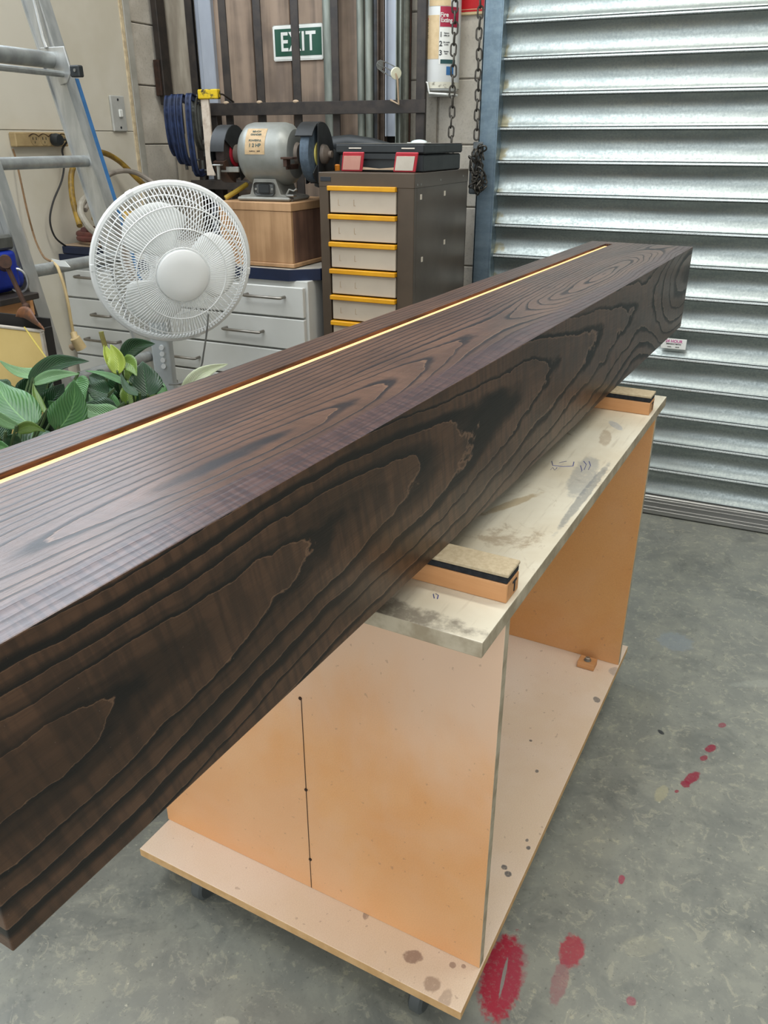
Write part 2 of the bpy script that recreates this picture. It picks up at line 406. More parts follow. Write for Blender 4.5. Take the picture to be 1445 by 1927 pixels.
M_navy = mat('navy_edge', '14223f', '101c35', .4, scale=10)
M_chrome = mat('brushed_handle', '8f8a82', '7a756d', .35, .8, scale=20)
M_boxply = wood_plain('box_plywood', 'b18c66', '95724f', 'z', .5, .65)
M_boxside = wood_plain('box_side_stained', '7a5a48', '5b4236', 'z', .6, .7)
M_brown = mat('brown_enamel', '4f4337', '463b30', .36, .0, scale=6)
M_drawer = mat('cream_drawer', 'b9ad9b', 'b0a392', .5, scale=5)
M_yellow = mat('yellow_pull', 'd69a12', 'c98d0f', .45, scale=10)
M_blackpl = mat('black_plastic', '23282a', '1b1f21', .5, scale=15)
M_redpl = mat('red_plastic', 'c23a44', 'b5303c', .45, scale=10)
M_label = mat('label_cream', 'd8cfc0', 'cfc6b6', .6, scale=30)
M_labelpink = mat('label_pink', 'd8a394', 'cf9787', .6, scale=20)
M_tan = mat('strip_tan', 'b09a80', 'a38d74', .6, scale=20)
M_grey = mat('grinder_grey', '8f918c', '83857f', .40, .3, scale=14)
M_greyl = mat('grinder_cast', '8e8d86', '807f78', .5, .1, scale=20)
M_wheel1 = mat('brown_stone', '352a26', '2a211e', .9, scale=80, bump=.3)
M_wheel2 = mat('blue_grey_stone', '4b5966', '414e5a', .85, scale=80, bump=.2)
M_guard = mat('guard_black', '2d2f30', '232526', .5, .3, scale=18)
M_redring = mat('red_blotter', 'b3182f', 'a51429', .6, scale=20)
M_yelblot = mat('yellow_blotter', 'cfc26a', 'bfb15c', .6, scale=20)
M_badge = mat('tan_badge', 'b59b76', 'a88e69', .6, scale=60)
M_orange = mat('orange_plastic', 'd07d1c', 'c57417', .5, scale=10)
M_ink = mat('dark_print', '20242a', '1c2025', .7, scale=10)
M_teal = mat('teal_print', '23494a', '1d4142', .7, scale=10)
M_green = mat('sign_green', '0b4a36', '09422f', .45, scale=6)
M_signw = mat('sign_white', 'dfe0da', 'd6d7d1', .45, scale=6)
M_redsign = mat('sign_red', 'c8161f', 'ba131b', .45, scale=6)
M_creamsign = mat('sign_cream', 'dcc79b', 'd2bc8f', .5, scale=12)
M_maroon = mat('label_maroon', 'a01d3c', '931a36', .5, scale=12)
M_tagp = mat('tag_tan', 'cdb68f', 'c2aa83', .6, scale=50)
M_pink = mat('print_pink', 'c04a90', 'b54386', .6, scale=12)
M_chain = mat('chain_steel', '56524b', '3d3a35', .45, .7, scale=60)
M_clampb = mat('clamp_blue', '23345a', '17233f', .5, .2, scale=25)
M_clampg = mat('clamp_grey', '5d5e5a', '4d4e4a', .5, .4, scale=25)
M_yelpaint = mat('chipped_yellow', 'd2b21c', '3f3a24', .55, .2, scale=45, lo=.48, hi=.60)
M_spatter = mat('spattered_bar', 'cbbfb0', '9a8470', .6, .2, scale=22, lo=.45, hi=.75)
M_cord = mat('cream_cord', 'c8b184', 'b9a274', .5, scale=30)
M_cordbr = mat('brown_cord', '8a6a48', '755a3d', .6, scale=30)
M_cordbl = mat('black_cord', '1c1c1c', '252525', .5, scale=30)
M_socket = mat('tan_socket', 'a58f66', '96805a', .6, scale=25)
M_switch = mat('switch_grey', 'b3b3ad', 'a8a8a2', .5, scale=15)
M_hosey = mat('yellow_hose', '9b7b28', '6d5520', .5, scale=30)
M_hoseg = mat('grey_hose', '8c8479', '776f65', .5, scale=30)
M_hosew = mat('pale_hose', 'a59f92', '8f897c', .5, scale=30)
M_hoser = mat('red_hose', '6b3a33', '57302b', .5, scale=30)
M_blue = mat('vise_blue', '14309a', '10277e', .4, .2, scale=12)
M_manila = mat('manila_board', 'c7ae70', 'bca264', .7, scale=5)
M_deadleaf = mat('dead_leaf', '6a3d18', '3a2010', .6, scale=40)
M_bluetape = mat('blue_strip', '33699c', '2c5e8e', .5, scale=20)
M_woodor = wood_plain('orange_block_wood', 'd09a68', 'bd8552', 'y', 1.0, .6)
M_foam = mat('black_foam', '24272b', '1a1c20', .95, scale=150, bump=.6)
M_cork = mat('beige_felt', 'c0b092', 'b3a284', .95, scale=150, bump=.25)
M_castor = mat('castor_rubber', '5e6262', '4d5151', .5, scale=12)
M_zinc = mat('zinc', 'a9a9a4', '8f8f8a', .35, .8, scale=30)
M_clear = mat('clear_blister', 'b9c6c4', 'c9d3d1', .15, scale=20)
M_leafA = leafmat('leaf_green', '2f5a2c', '3b6a36', '6f9a5c')
M_leafB = leafmat('leaf_dark', '16331c', '1f4224', '2f5a34')
M_leafC = leafmat('leaf_pale', '4f7348', '5f8455', '86a878')
M_leafY = leafmat('leaf_yellow', '98a83c', '7f9233', 'b7c25a')
M_leafO = leafmat('leaf_olive', '4a6420', '58742a', '7c963e')
M_spathe = leafmat('spathe_white', 'dfe4c8', 'cfdcae', 'bccf98')
M_stem = mat('leaf_stem', '2c4320', '3f552a', .5, scale=20)
M_soil = mat('potting_soil', '2c211a', '1d1611', .95, scale=80, bump=.6)
M_pot = mat('dark_pot', '2c2e2e', '26282a', .5, scale=10)
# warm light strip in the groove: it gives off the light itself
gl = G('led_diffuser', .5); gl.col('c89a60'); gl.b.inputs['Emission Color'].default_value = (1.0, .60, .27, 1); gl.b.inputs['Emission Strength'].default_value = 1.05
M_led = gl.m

# ================================================================== SETTING
XW, YB = -2.2, 2.86           # left wall face, back wall face
def struct(o): o['kind'] = 'structure'; return o
struct(MB().box(-2.6, 3.0, -3.2, 3.4, -.10, 0).build('floor', M_floor, smooth=False))
struct(MB().box(-2.6, 3.0, -3.2, 3.4, 3.6, 3.7).build('ceiling', M_ceil, smooth=False))
struct(MB().box(2.9, 3.0, -3.2, 3.3, 0, 3.6).build('wall_right', M_ceil, smooth=False))
wl = struct(MB().box(XW-.22, XW-.024, -3.2, 3.3, 0, 3.6).build('wall_left', M_mortar, smooth=False))
# left wall: cream board sheets as far as the trim, painted blocks beyond
for (a, b, c, d) in ((-3.2, 2.615, 1.278, 2.6), (-3.2, 2.615, .0, 1.2762), (-3.2, 2.615, 2.604, 3.6)):
    MB().box(XW-.024, XW, a, b, c, d, .001).build('board', M_cream, wl, smooth=False)
tr = struct(MB().box(XW-.024, XW+.006, 2.617, 2.652, 0, 3.6, .002).build('trim_1', M_trim, smooth=False))
struct(MB().box(XW-.002, XW+.004, 2.600, 2.616, 0, 3.6, .001).build('trim_2', M_creamedge, smooth=False))
for k in range(17):
    z0 = .035+.2*k
    if k == 0: MB().box(XW-.03, XW-.006, 2.655, 2.855, .0, .028, .002).build('block', M_block, wl, smooth=False)
    MB().box(XW-.03, XW-.006+random.uniform(-.001, .001), 2.655, 2.855, z0, min(z0+.1965, 3.6), .003).build('block', M_block, wl, smooth=False)
wb = struct(MB().box(-2.4, -.90, YB+.008, YB+.24, 0, 3.6).build('wall_back', M_mortar, smooth=False))
struct(MB().box(-.90, 3.0, YB+.022, YB+.24, 2.9, 3.6).build('wall_back_lintel', M_mortar, smooth=False)).name = 'trim_3'
for k in range(17):
    z0 = .035+.2*k; z1 = min(z0+.1962, 3.6)
    off = 0 if k % 2 else -.195
    for (a, b) in ((-1.70+off, -1.305+off), (-1.297+off, -.905+off if off == 0 else -1.10), (-1.092, -.905)):
        if off == 0 and a == -1.092: continue
        MB().box(a, b, YB+random.uniform(-.001, .001), YB+.012, z0, z1, .003).build('block', M_block, wb, smooth=False)
# the boarded back door of weathered ply, left of the blocks
dr = struct(MB().box(-1.99, -1.20, YB-.012, YB-.002, .02, 2.6).build('door_1', M_dark, smooth=False))
xs = [-1.985, -1.80, -1.645, -1.485, -1.345, -1.21]
for a, b in zip(xs, xs[1:]):
    MB().box(a+.003, b-.003, YB-.03, YB-.012+random.uniform(-.002, .0), .02, 2.6, .002).build('plank', M_ply, dr, smooth=False)
# dirty cream sheet, black angle and pale blue post in the corner
struct(MB().box(-2.19, -2.075, YB-.035, YB-.004, 0, 3.2, .002).build('trim_4', M_creamdirty, smooth=False))
t = struct(MB().prism([(-2.075, YB-.05), (-2.045, YB-.05), (-2.045, YB-.045), (-2.07, YB-.045), (-2.07, YB-.002), (-2.075, YB-.002)], 0, 3.2).build('trim_5', M_blackst, smooth=False))
t = struct(MB().box(-2.045, -2.02, YB-.03, YB-.004, 0, 3.2).box(-2.018, -1.962, YB-.050, YB-.004, 0, 3.2, .003).build('trim_6', M_bluewhite, smooth=False))
# roller shutter
SY = 2.835
sh = struct(MB().box(-.88, 2.9, SY+.03, SY+.045, 0, 3.2).build('door_2', M_dark, smooth=False))
PITCHZ = .1008; Z0 = .077
def slat_profile():
    pts = []
    # from the top joint down: rolled lip, recessed throat, curved pan swelling outwards at the bottom
    H_ = PITCHZ
    pan = [(.000, .000), (.006, -.004), (.010, -.009)]
    N = 16
    out = []
    out.append((-.011, H_)); out.append((-.010, H_-.0008)); out.append((.006, H_-.0010)); out.append((.0095, H_-.003)); out.append((.0095, H_-.0065)); out.append((.005, H_-.009)); out.append((-.004, H_-.0095))
    for i in range(N+1):
        s_ = i/N; z = (H_-.011)*(1-s_)+.0035*s_
        # concave pan: faces down under the joint, faces up towards its foot
        y = .005-.019*(1-(2*min(max(s_*.96+.02, 0), 1)-1)**2)
        out.append((y-.0015*(1-s_), z))
    out.append((.004, .0020)); out.append((-.010, .0012)); out.append((-.011, 0))
    return out
prof = slat_profile()
def slat_mesh():
    bm = bmesh.new(); x0, x1 = -.866, 2.9
    cols = []
    for x in (x0, x1):
        cols.append([bm.verts.new((x, -p[0], p[1])) for p in prof]+[bm.verts.new((x, .016, 0)), bm.verts.new((x, .016, PITCHZ))])
    n = len(cols[0])
    for i in range(n): bm.faces.new((cols[0][i], cols[0][(i+1) % n], cols[1][(i+1) % n], cols[1][i]))
    bm.faces.new(cols[0]); bm.faces.new(cols[1])
    return bm
q = MB(); q.bm.free(); q.bm = slat_mesh(); first = q.build('slat', [M_slat, M_slatlip], sh, angle=28)
for p in first.data.polygons:
    zc = sum(first.data.vertices[v].co.z for v in p.vertices)/len(p.vertices)
    if zc > PITCHZ-.0095 and len(p.vertices) == 4: p.material_index = 1
first.location = (0, SY, Z0)
for k in range(1, 31):
    c = first.copy(); COL.objects.link(c); c.parent = sh; c.location = (0, SY, Z0+PITCHZ*k)
bbm = MB().box(-.864, 2.9, SY-.018, SY+.012, .004, .076, .003)
for z in (.018, .030, .050, .062): bbm.box(-.864, 2.9, SY-.0225, SY-.016, z, z+.006, .001)
bbm.build('bottom_rail', M_bottombar, sh)
gd = struct(MB().box(-.925, -.862, SY-.035, SY-.030, 0, 3.3).box(-.866, -.860, SY-.037, SY+.03, 0, 3.3, .001).box(-.925, -.920, SY-.035, YB+.02, 0, 3.3, .001).build('trim_7', M_guide, smooth=False))
# sticker on the shutter
st = thing('sticker', 'small white sticker with pink 24 HOUR lettering on the roller shutter', 'sticker', PY(1268, 646, SY-.004)+Vector((0, 0, .0)))
st.rotation_euler = (math.radians(-3), 0, 0)
MB().box(-.040, .040, -.003, -.001, -.017, .017, .0005).build('backing', M_signw, st, smooth=False)
text('lettering', '24 HOUR', .013, M_pink, st, (0, -.0035, .008), (PI/2, 0, 0))
text('small_print', 'EMERGENCY SERVICE', .0055, M_ink, st, (0, -.0035, -.001), (PI/2, 0, 0), sx=.9)
text('small_print', 'www.        .co.nz', .006, M_ink, st, (0, -.0035, -.010), (PI/2, 0, 0), sx=.9)
st.location.y = SY-.010

# ================================================================== DARK TIMBER BEAM
BO = Vector((-.349, .209, .79)); BA = math.radians(90-5.01); BL, BW, BH = 2.112, .267, .207
beam = thing('timber_beam', 'long dark stained timber beam with strong grain lying across the workshop trolley', 'beam', BO, BA)
g0, g1, gd_ = .199, .217, .014
bm = bmesh.new(); ge = BL-.045
pr = [(0, 0), (BW, 0), (BW, BH), (g1, BH), (g1, BH-gd_), (g0, BH-gd_), (g0, BH), (0, BH)]
# body built of a solid with a slot milled in the top
def ringv(u): return [bm.verts.new((u, y, z)) for y, z in pr]
A, B_ = ringv(0), ringv(ge)
n = len(pr)
for i in range(n): bm.faces.new((A[i], A[(i+1) % n], B_[(i+1) % n], B_[i]))
bm.faces.new(A)
pe = [(0, 0), (BW, 0), (BW, BH), (g1, BH), (g0, BH), (0, BH)]
E1 = [B_[0], B_[1], B_[2], B_[3], B_[6], B_[7]]
E2 = [bm.verts.new((BL, y, z)) for y, z in pe]
for i in range(6): bm.faces.new((E1[i], E1[(i+1) % 6], E2[(i+1) % 6], E2[i]))
bm.faces.new((B_[3], B_[4], B_[5], B_[6])); bm.faces.new(E2)
q = MB(); q.bm.free(); q.bm = bm
body = q.build('beam_body', [M_front, M_top, M_groove], beam, smooth=False, bev=.0012)
for p in body.data.polygons:
    c = p.center
    if g0-.001 < c.y < g1+.001 and BH-gd_-.001 < c.z < BH-.001 and c.x < ge+.001: p.material_index = 2
    elif p.normal.z > .9: p.material_index = 1
    elif abs(p.normal.x) > .9: p.material_index = 0
MB().box(.002, ge-.012, g0+.0005, g1-.0008, BH-gd_, BH-.0048, .0008).build('led_strip', M_led, beam, smooth=False, label='glowing warm light strip set in the groove')

# ================================================================== TROLLEY
ca = math.radians(90-3.95)
cart = thing('workshop_trolley', 'wheeled workshop trolley of orange board panels with worn pale top under the beam', 'trolley', (-.203, .716, 0), ca)
spots = [(.045, .10, .012, .016, .4, '8f7468', .8), (.020, .055, .014, .014, 0, '9c8474', .7), (.008, .028, .018, .010, 0, 'a99484', .6), (.075, .20, .010, .006, .3, '8f7468', .7), (.062, .040, .006, .006, 0, '8f7468', .7), (.068, .025, .004, .004, 0, '8f7468', .7),
         (.26, .025, .007, .007, 0, '5c5c5e', .9), (.27, .035, .006, .006, 0, '5c5c5e', .9), (.33, .012, .005, .004, 0, '5c5c5e', .9), (.345, .020, .004, .003, 0, '5c5c5e', .8), (.80, .014, .012, .008, .4, '6f6f70', .8), (.52, .06, .005, .004, 0, '5c5c5e', .8), (.925, .006, .02, .012, 0, '9a9490', .6), (.60, .10, .004, .004, 0, '3c3c3e', .8)]
M_base = mdf('mdf_base', 'ecdac6', 'e6d0b6', spots, .20, .5)
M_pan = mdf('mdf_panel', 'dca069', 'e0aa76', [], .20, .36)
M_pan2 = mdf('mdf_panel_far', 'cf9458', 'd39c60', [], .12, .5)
M_edge = mat('mdf_edge', 'cfa878', 'c29a68', .7, scale=30)
M_edged = mat('mdf_edge_worn', 'b9ad96', '9a8c74', .6, scale=25)
M_plate = ply_top()
def edged(q, m_face, m_edge, axis):
    return q
def panel_parts(name, mb, mf, me_, axis, parent, label=None):
    o = mb.build(name, [mf, me_], parent, smooth=False, bev=.0012, label=label)
    for p in o.data.polygons:
        if abs(p.normal[axis]) < .5: p.material_index = 1
    return o
panel_parts('base_board', MB().box(0, 1.045, 0, .62, .091, .108), M_base, M_edge, 2, cart)
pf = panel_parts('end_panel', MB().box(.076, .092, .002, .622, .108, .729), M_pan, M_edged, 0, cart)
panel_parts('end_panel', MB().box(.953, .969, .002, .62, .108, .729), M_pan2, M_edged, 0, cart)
panel_parts('top_plate', MB().box(-.006, 1.045, .0, .62, .729, .750), M_plate, M_edged, 2, cart)
# screw holes down the near panel
Rr = Matrix.Rotation(-ca, 4, 'Z')
def cart_local(P): return Rr @ (P-Vector((-.203, .716, 0)))
def near_panel(x, y):
    d = Rr @ ray(x, y); o_ = cart_local(Vector((0, 0, EYE))); t_ = (.0757-o_.x)/d.x; return o_+d*t_
hl = [near_panel(565, 1314), near_panel(576, 1486), near_panel(584, 1617)]
for p in hl: MB().cyl((.0745, p.y, p.z), (.0765, p.y, p.z), .0028, n=10).build('screw_hole', M_rust, cart)
MB().box(.0752, .0762, hl[1].y-.0005, hl[1].y+.0005, .110, hl[0].z).build('pencil_line', M_rust, cart, smooth=False)
for (x, y) in ((.050, .52), (.050, .085), (.985, .085), (.985, .52)):
    cs = MB().box(x-.03, x+.03, y-.025, y+.025, .086, .091, .002).build('castor', M_zinc, cart, smooth=False)
    MB().prism([(x-.018, .086), (x+.016, .086), (x+.010, .030), (x-.012, .030)], y-.017, y-.014, 'y').prism([(x-.018, .086), (x+.016, .086), (x+.010, .030), (x-.012, .030)], y+.014, y+.017, 'y').build('fork', M_zinc, cs, smooth=False)
    MB().lathe([(0, -.012), (.026, -.012), (.031, -.008), (.031, .008), (.026, .012), (0, .012)], 20, Matrix.Translation((x, y, .031)) @ Matrix.Rotation(PI/2, 4, 'X')).build('wheel', M_castor, cs)
# bolted stop block on the base board
sb = thing('stop_block', 'small orange wood block with a hex bolt on the trolley base board', 'block', cart.matrix_world @ Vector((0, 0, 0)), ca)
sb.location = Vector((-.203, .716, .1085))+Matrix.Rotation(ca, 3, 'Z') @ Vector((.915, .068, 0))
MB().box(-.016, .016, -.020, .020, 0, .016, .001).build('block_body', M_woodor, sb, smooth=False)
bt = MB().lathe([(.009, .016), (.009, .0175)], 18).build('washer', M_zinc, sb)
MB().lathe([(.0062, .0175), (.0062, .023), (.005, .0238)], 6).build('bolt_head', M_zinc, sb, smooth=False)
# padded bearers under the beam
def bearer(x0, x1, y0, y1, label):
    t_ = thing('padded_bearer', label, 'block', Vector((-.203, .716, .750))+Matrix.Rotation(ca, 3, 'Z') @ Vector((x0, y0, 0)), ca, 'padded bearers on the trolley')
    w, l = x1-x0, y1-y0
    MB().box(0, w, 0, l, 0, .0255, .0012).build('wood_block', M_woodor, t_, smooth=False)
    MB().box(.0005, w-.0005, .0005, l, .0258, .0345, .0012).build('foam_pad', M_foam, t_, smooth=False)
    MB().box(-.0005, w+.0005, -.0005, l, .0347, .0396, .0010).build('felt_top', M_cork, t_, smooth=False)
    text('pencilled_mark', 'T', .022, M_ink, t_, (w*.62, -.0004, .012), (PI/2, 0, 0))
    return t_
bearer(.083, .124, .006, .40, 'padded wooden bearer under the beam at the near end of trolley top')
bearer(.893, .936, .007, .40, 'padded wooden bearer under the beam at the far end of trolley top')
# pencil marks on the plate
def plate_pt(x, y):
    return Rr @ (PZ(x, y, .7503)-Vector((-.203, .716, 0)))
for pts in (((1038, 868), (1040, 876), (1060, 878), (1078, 877), (1080, 869)), ((1052, 871), (1060, 869), (1066, 868)), ((1036, 884), (1040, 879), (1044, 885), (1048, 880)), ((1098, 868), (1103, 874), (1099, 884)), ((1108, 868), (1111, 876), (1107, 884)), ((1092, 876), (1095, 886), (1093, 888)), ((815, 1118), (817, 1126)), ((820, 1117), (825, 1120), (823, 1127))):
    MB().tube([plate_pt(*p) for p in pts], .0009, 5, flat=.3).build('pencil_scribble', mat('blue_pencil', '4a4f86', '5b5f90', .7), cart)

# ================================================================== BENCH WITH DRAWERS
BY = 2.15
bench = thing('drawer_bench', 'white drawer bench with navy edged top along the corner behind the fan', 'bench', (XW+.004, BY, 0))
bw = 2.2-1.232
MB().box(.02, bw, .0, .50, .06, .862).box(.05, bw-.02, .04, .46, 0, .06).build('carcass', M_cabw, bench, smooth=False, bev=.002)
MB().prism([(.0, -.004), (bw-.055, -.004), (bw+.012, .05), (bw+.012, .51), (0, .51)], .862, .893).build('benchtop', mat('bench_laminate', 'b9b5aa', 'a7a297', .5), bench, smooth=False)
MB().prism([(.0, -.013), (bw-.058, -.013), (bw+.020, .048), (bw+.020, .51), (bw+.0125, .51), (bw+.0125, .052), (bw-.060, -.0045), (0, -.0045)], .861, .8945).build('edge_strip', M_navy, bench, smooth=False, bev=.001)
zs = [.848, .752, .652, .552, .452, .30, .07]
hx = [((149, 183), (466, 535)), ((180, 214), (427, 495)), ((169, 227), (322, 375)), ((175, 230), (330, 385)), ((175, 230), (330, 385)), ((175, 230), (330, 385))]
hyy = [(522, 559), (594, 623), (643, 672), (0, 0), (0, 0), (0, 0)]
for i, (zt, zb) in enumerate(zip(zs, zs[1:])):
    d_ = MB().box(.015, bw-.008, -.018, -.001, zb+.003, zt-.003, .002).build('drawer', M_cabw, bench, smooth=False)
    for (a, b) in hx[i]:
        yy = hyy[i][0 if a < 250 else 1]
        xa = PY(a, yy or 700, BY-.02).x-bench.location.x; xb = PY(b, yy or 700, BY-.02).x-bench.location.x
        zh = PY(b, yy, BY-.02).z if yy else (zt+zb)/2
        MB().tube([(xa, -.018, zh), (xa, -.043, zh), (xa+.006, -.046, zh), (xb-.006, -.046, zh), (xb, -.043, zh), (xb, -.018, zh)], .0045, 8).build('handle', M_chrome, d_)

# ================================================================== BENCH GRINDER ON ITS BOX
bx = thing('wooden_box', 'plywood box standing on the bench under the grinder', 'box', (-1.545, 2.175, .8955))
MB().box(0, .255, 0, .012, .012, .160, .001).build('front_panel', M_boxply, bx, smooth=False)
MB().box(.243, .255, .0125, .30, .012, .160, .001).build('side_panel', M_boxside, bx, smooth=False)
MB().box(0, .012, .0125, .30, .012, .160, .001).box(.013, .242, .288, .30, .012, .160, .001).build('rear_panels', M_boxside, bx, smooth=False)
MB().box(-.003, .262, -.006, .306, 0, .0118, .002).build('bottom_board', M_boxply, bx, smooth=False)
MB().box(-.001, .257, -.002, .302, .1605, .184, .0015).build('lid', M_boxply, bx, smooth=False)
GZ = .8955+.184
gr = thing('bench_grinder', 'grey double wheel bench grinder on the plywood box', 'grinder', (-1.412, 2.285, GZ+.0005), math.radians(6))
# base casting
bb = MB()
bb.prism([(-.088, 0), (-.090, .005), (-.084, .014), (-.052, .018), (-.036, .062), (.036, .062), (.052, .018), (.084, .014), (.090, .005), (.088, 0), (.058, 0), (.052, .005), (-.050, .005), (-.056, 0)], -.060, .060, 'y')
bb.box(-.088, .088, -.078, .078, .001, .012, .004)
bb.build('pedestal', M_greyl, gr, smooth=False, bev=.003)
sw = MB().box(-.034, .034, -.0655, -.0605, .016, .053, .010, seg=4).build('switch_plate', mat('switch_plate_grey', '5e605f', '545655', .45, .4), gr, smooth=False)
MB().box(-.018, .018, -.068, -.0655, .022, .047, .002).build('switch', M_blackpl, sw, smooth=False)
for x_ in (-.027, .027): MB().cyl((x_, -.0655, .034), (x_, -.0685, .034), .0035, n=10).build('screw', M_zinc, sw)
AX = .130   # spindle height
BR = .087
RX = Matrix.Translation((0, 0, AX)) @ Matrix.Rotation(PI/2, 4, 'Y')
MB().lathe([(0, -.086), (.035, -.086), (.068, -.081), (.083, -.066), (BR, -.050), (BR, .050), (.083, .066), (.068, .081), (.035, .086), (0, .086)], 44, RX).build('motor_body', M_grey, gr)
MB().lathe([(.0, -.120), (.026, -.120), (.028, -.108), (.034, -.085), (0, -.085)], 28, RX).build('bearing_hub', mat('hub_tan', '80756a', '6f665c', .5, .3), gr)
MB().lathe([(0, .085), (.034, .085), (.028, .095), (.0, .097)], 28, RX).build('bearing_hub', MATS['hub_tan'], gr)
def rot_arc(r0, r1, a0, a1, x0, x1, n=20):
    """ring sector about the spindle (x axis)"""
    q = MB(); A = []
    for i in range(n+1):
        a = a0+(a1-a0)*i/n; c, s = math.cos(a), math.sin(a)
        A.append([q.bm.verts.new((x, r*c, AX+r*s)) for x, r in ((x0, r0), (x1, r0), (x1, r1), (x0, r1))])
    for a, b in zip(A, A[1:]):
        for k in range(4): q.bm.faces.new((a[k], a[(k+1) % 4], b[(k+1) % 4], b[k]))
    q.bm.faces.new(A[0]); q.bm.faces.new(A[-1]); return q
DL, DR_ = .030, -.027   # wheel offsets on the shorter motor
# left wheel with guard
MB().lathe([(0, -0.1540), (.070, -0.1540), (.072, -0.1510), (.072, -0.1290), (.070, -0.1260), (0, -0.1260)], 40, RX).build('grinding_wheel', M_wheel1, gr, label='dark brown grinding wheel')
MB().lathe([(0, -0.1255), (.036, -0.1255), (.036, -0.1220), (0, -0.1220)], 30, RX).build('blotter', M_redring, gr, label='red paper disc')
q = rot_arc(.078, .081, math.radians(-60), math.radians(200-25), -0.1660, -0.1200)
q.build('wheel_guard', M_guard, gr)
rot_arc(.012, .080, math.radians(-75), math.radians(150), -0.1220, -0.1190, 24).build('guard_plate', M_guard, gr)
rot_arc(.004, .080, 0, 2*PI, -0.1670, -0.1650, 30).build('guard_plate', M_guard, gr)
rot_arc(.060, .083, math.radians(195), math.radians(262), -0.1600, -0.1220, 10).build('guard_lip', M_rust, gr, label='rusty lower guard')
# right wheel with guard
MB().lathe([(0, 0.1250), (.076, 0.1250), (.078, 0.1280), (.078, 0.1500), (.076, 0.1530), (0, 0.1530)], 40, RX).build('grinding_wheel', M_wheel2, gr, label='blue grey grinding wheel')
rot_arc(.084, .088, math.radians(-70), math.radians(145), 0.1110, 0.1650).build('wheel_guard', M_guard, gr)
arc_ = [(.087*math.cos(math.radians(t_)), AX+.087*math.sin(math.radians(t_))) for t_ in range(-118, 116, 6)]
MB().prism(arc_, 0.1650, 0.1685, 'x').build('guard_plate', M_guard, gr, smooth=False)
rot_arc(.022, .083, math.radians(-92), math.radians(120), 0.1090, 0.1120, 24).build('guard_plate', M_guard, gr)
rot_arc(.050, .087, math.radians(215), math.radians(275), 0.1630, 0.1660, 12).build('guard_lip', M_guard, gr)
MB().lathe([(0, 0.1535), (.034, 0.1535), (.034, 0.1580), (0, 0.1580)], 30, RX).build('blotter', M_yelblot, gr, label='yellow paper disc')
MB().lathe([(.0, 0.1685), (.028, 0.1685), (.026, 0.1790), (.016, 0.1870), (.010, 0.1890), (.010, 0.1980), (0, 0.1990)], 28, RX).build('spindle_cap', mat('cap_dusty', '6b5f54', '2e2b29', .6, 0.1730, 12), gr)
# tool rests and brackets
MB().box(.084, .122, -.120, -.086, .118, .124, .001).box(.090, .102, -.116, -.09, .098, .118, .001).box(.090, .096, -.10, -.02, .090, .104, .001).build('tool_rest', M_rust, gr, smooth=False)
MB().box(-.150, -.122, -.104, -.086, .098, .102, .001).box(-.138, -.130, -.100, -.092, .060, .099, .001).box(-.140, -.080, -.07, -.062, .080, .095, .001).build('tool_rest', M_zinc, gr, smooth=False, label='bare metal rest bracket')
MB().box(.075, .100, -.075, -.05, .014, .020, .002).tube([(.070, -.06, .018), (.080, -.06, .034), (.095, -.06, .030), (.105, -.06, .036)], .003, 6).build('wing_clip', M_zinc, gr)
# badge wrapped on the motor
q = MB(); A = []
for i in range(9):
    a = math.radians(128+i*6.5); A.append([q.bm.verts.new((x, (BR+.0008)*math.cos(a), AX+(BR+.0008)*math.sin(a))) for x in (-.046, .018)])
for a, b in zip(A, A[1:]): q.bm.faces.new((a[0], a[1], b[1], b[0]))
q.build('badge', M_badge, gr)
for s_, h_, a_, m_ in (('BENCH', .0085, 136, M_teal), ('GRINDER', .0085, 143, M_teal), ('POWERFUL', .0080, 155, M_teal), ('1 2 HP', .0140, 164, M_teal), ('model no.    serial', .0048, 174, M_ink)):
    a = math.radians(a_); yv, zv = (BR+.0013)*math.cos(a), AX+(BR+.0013)*math.sin(a)
    o = text('badge_lettering', s_, h_, m_, gr, (-.014, yv, zv), (a-PI/2+PI/2*0, 0, 0), ext=.0002)
    # stand the letters on the curved casing, facing outwards
    nrm = Vector((0, math.cos(a), math.sin(a))); upv = Vector((0, math.sin(a)*-1*-1 if False else -math.sin(a)*-1, 0))
    xax = Vector((1, 0, 0)); yax = nrm.cross(xax)
    o.rotation_euler = Matrix((xax, yax, nrm)).transposed().to_euler()
# power tool behind the grinder
pt = thing('power_tool', 'black and orange hand power tool lying behind the grinder', 'power tool', (-1.215, 2.47, GZ+.03), math.radians(10))
MB().tube([(-.08, 0, .12), (-.02, 0, .13), (.05, -.01, .125), (.13, -.02, .11), (.17, -.02, .105)], lambda t: .030-.018*t, 12).build('handle', M_blackpl, pt)
MB().tube([(-.10, -.02, .0), (-.09, -.02, .05), (-.08, 0, .12)], lambda t: .036-.006*t, 12).build('tool_body', M_blackpl, pt)
MB().box(-.060, -.045, -.045, -.03, .02, .07, .003).box(-.02, -.006, -.06, -.05, -.01, .04, .003).box(.055, .075, -.05, -.03, .078, .088, .002).build('orange_trim', M_orange, pt, smooth=False)

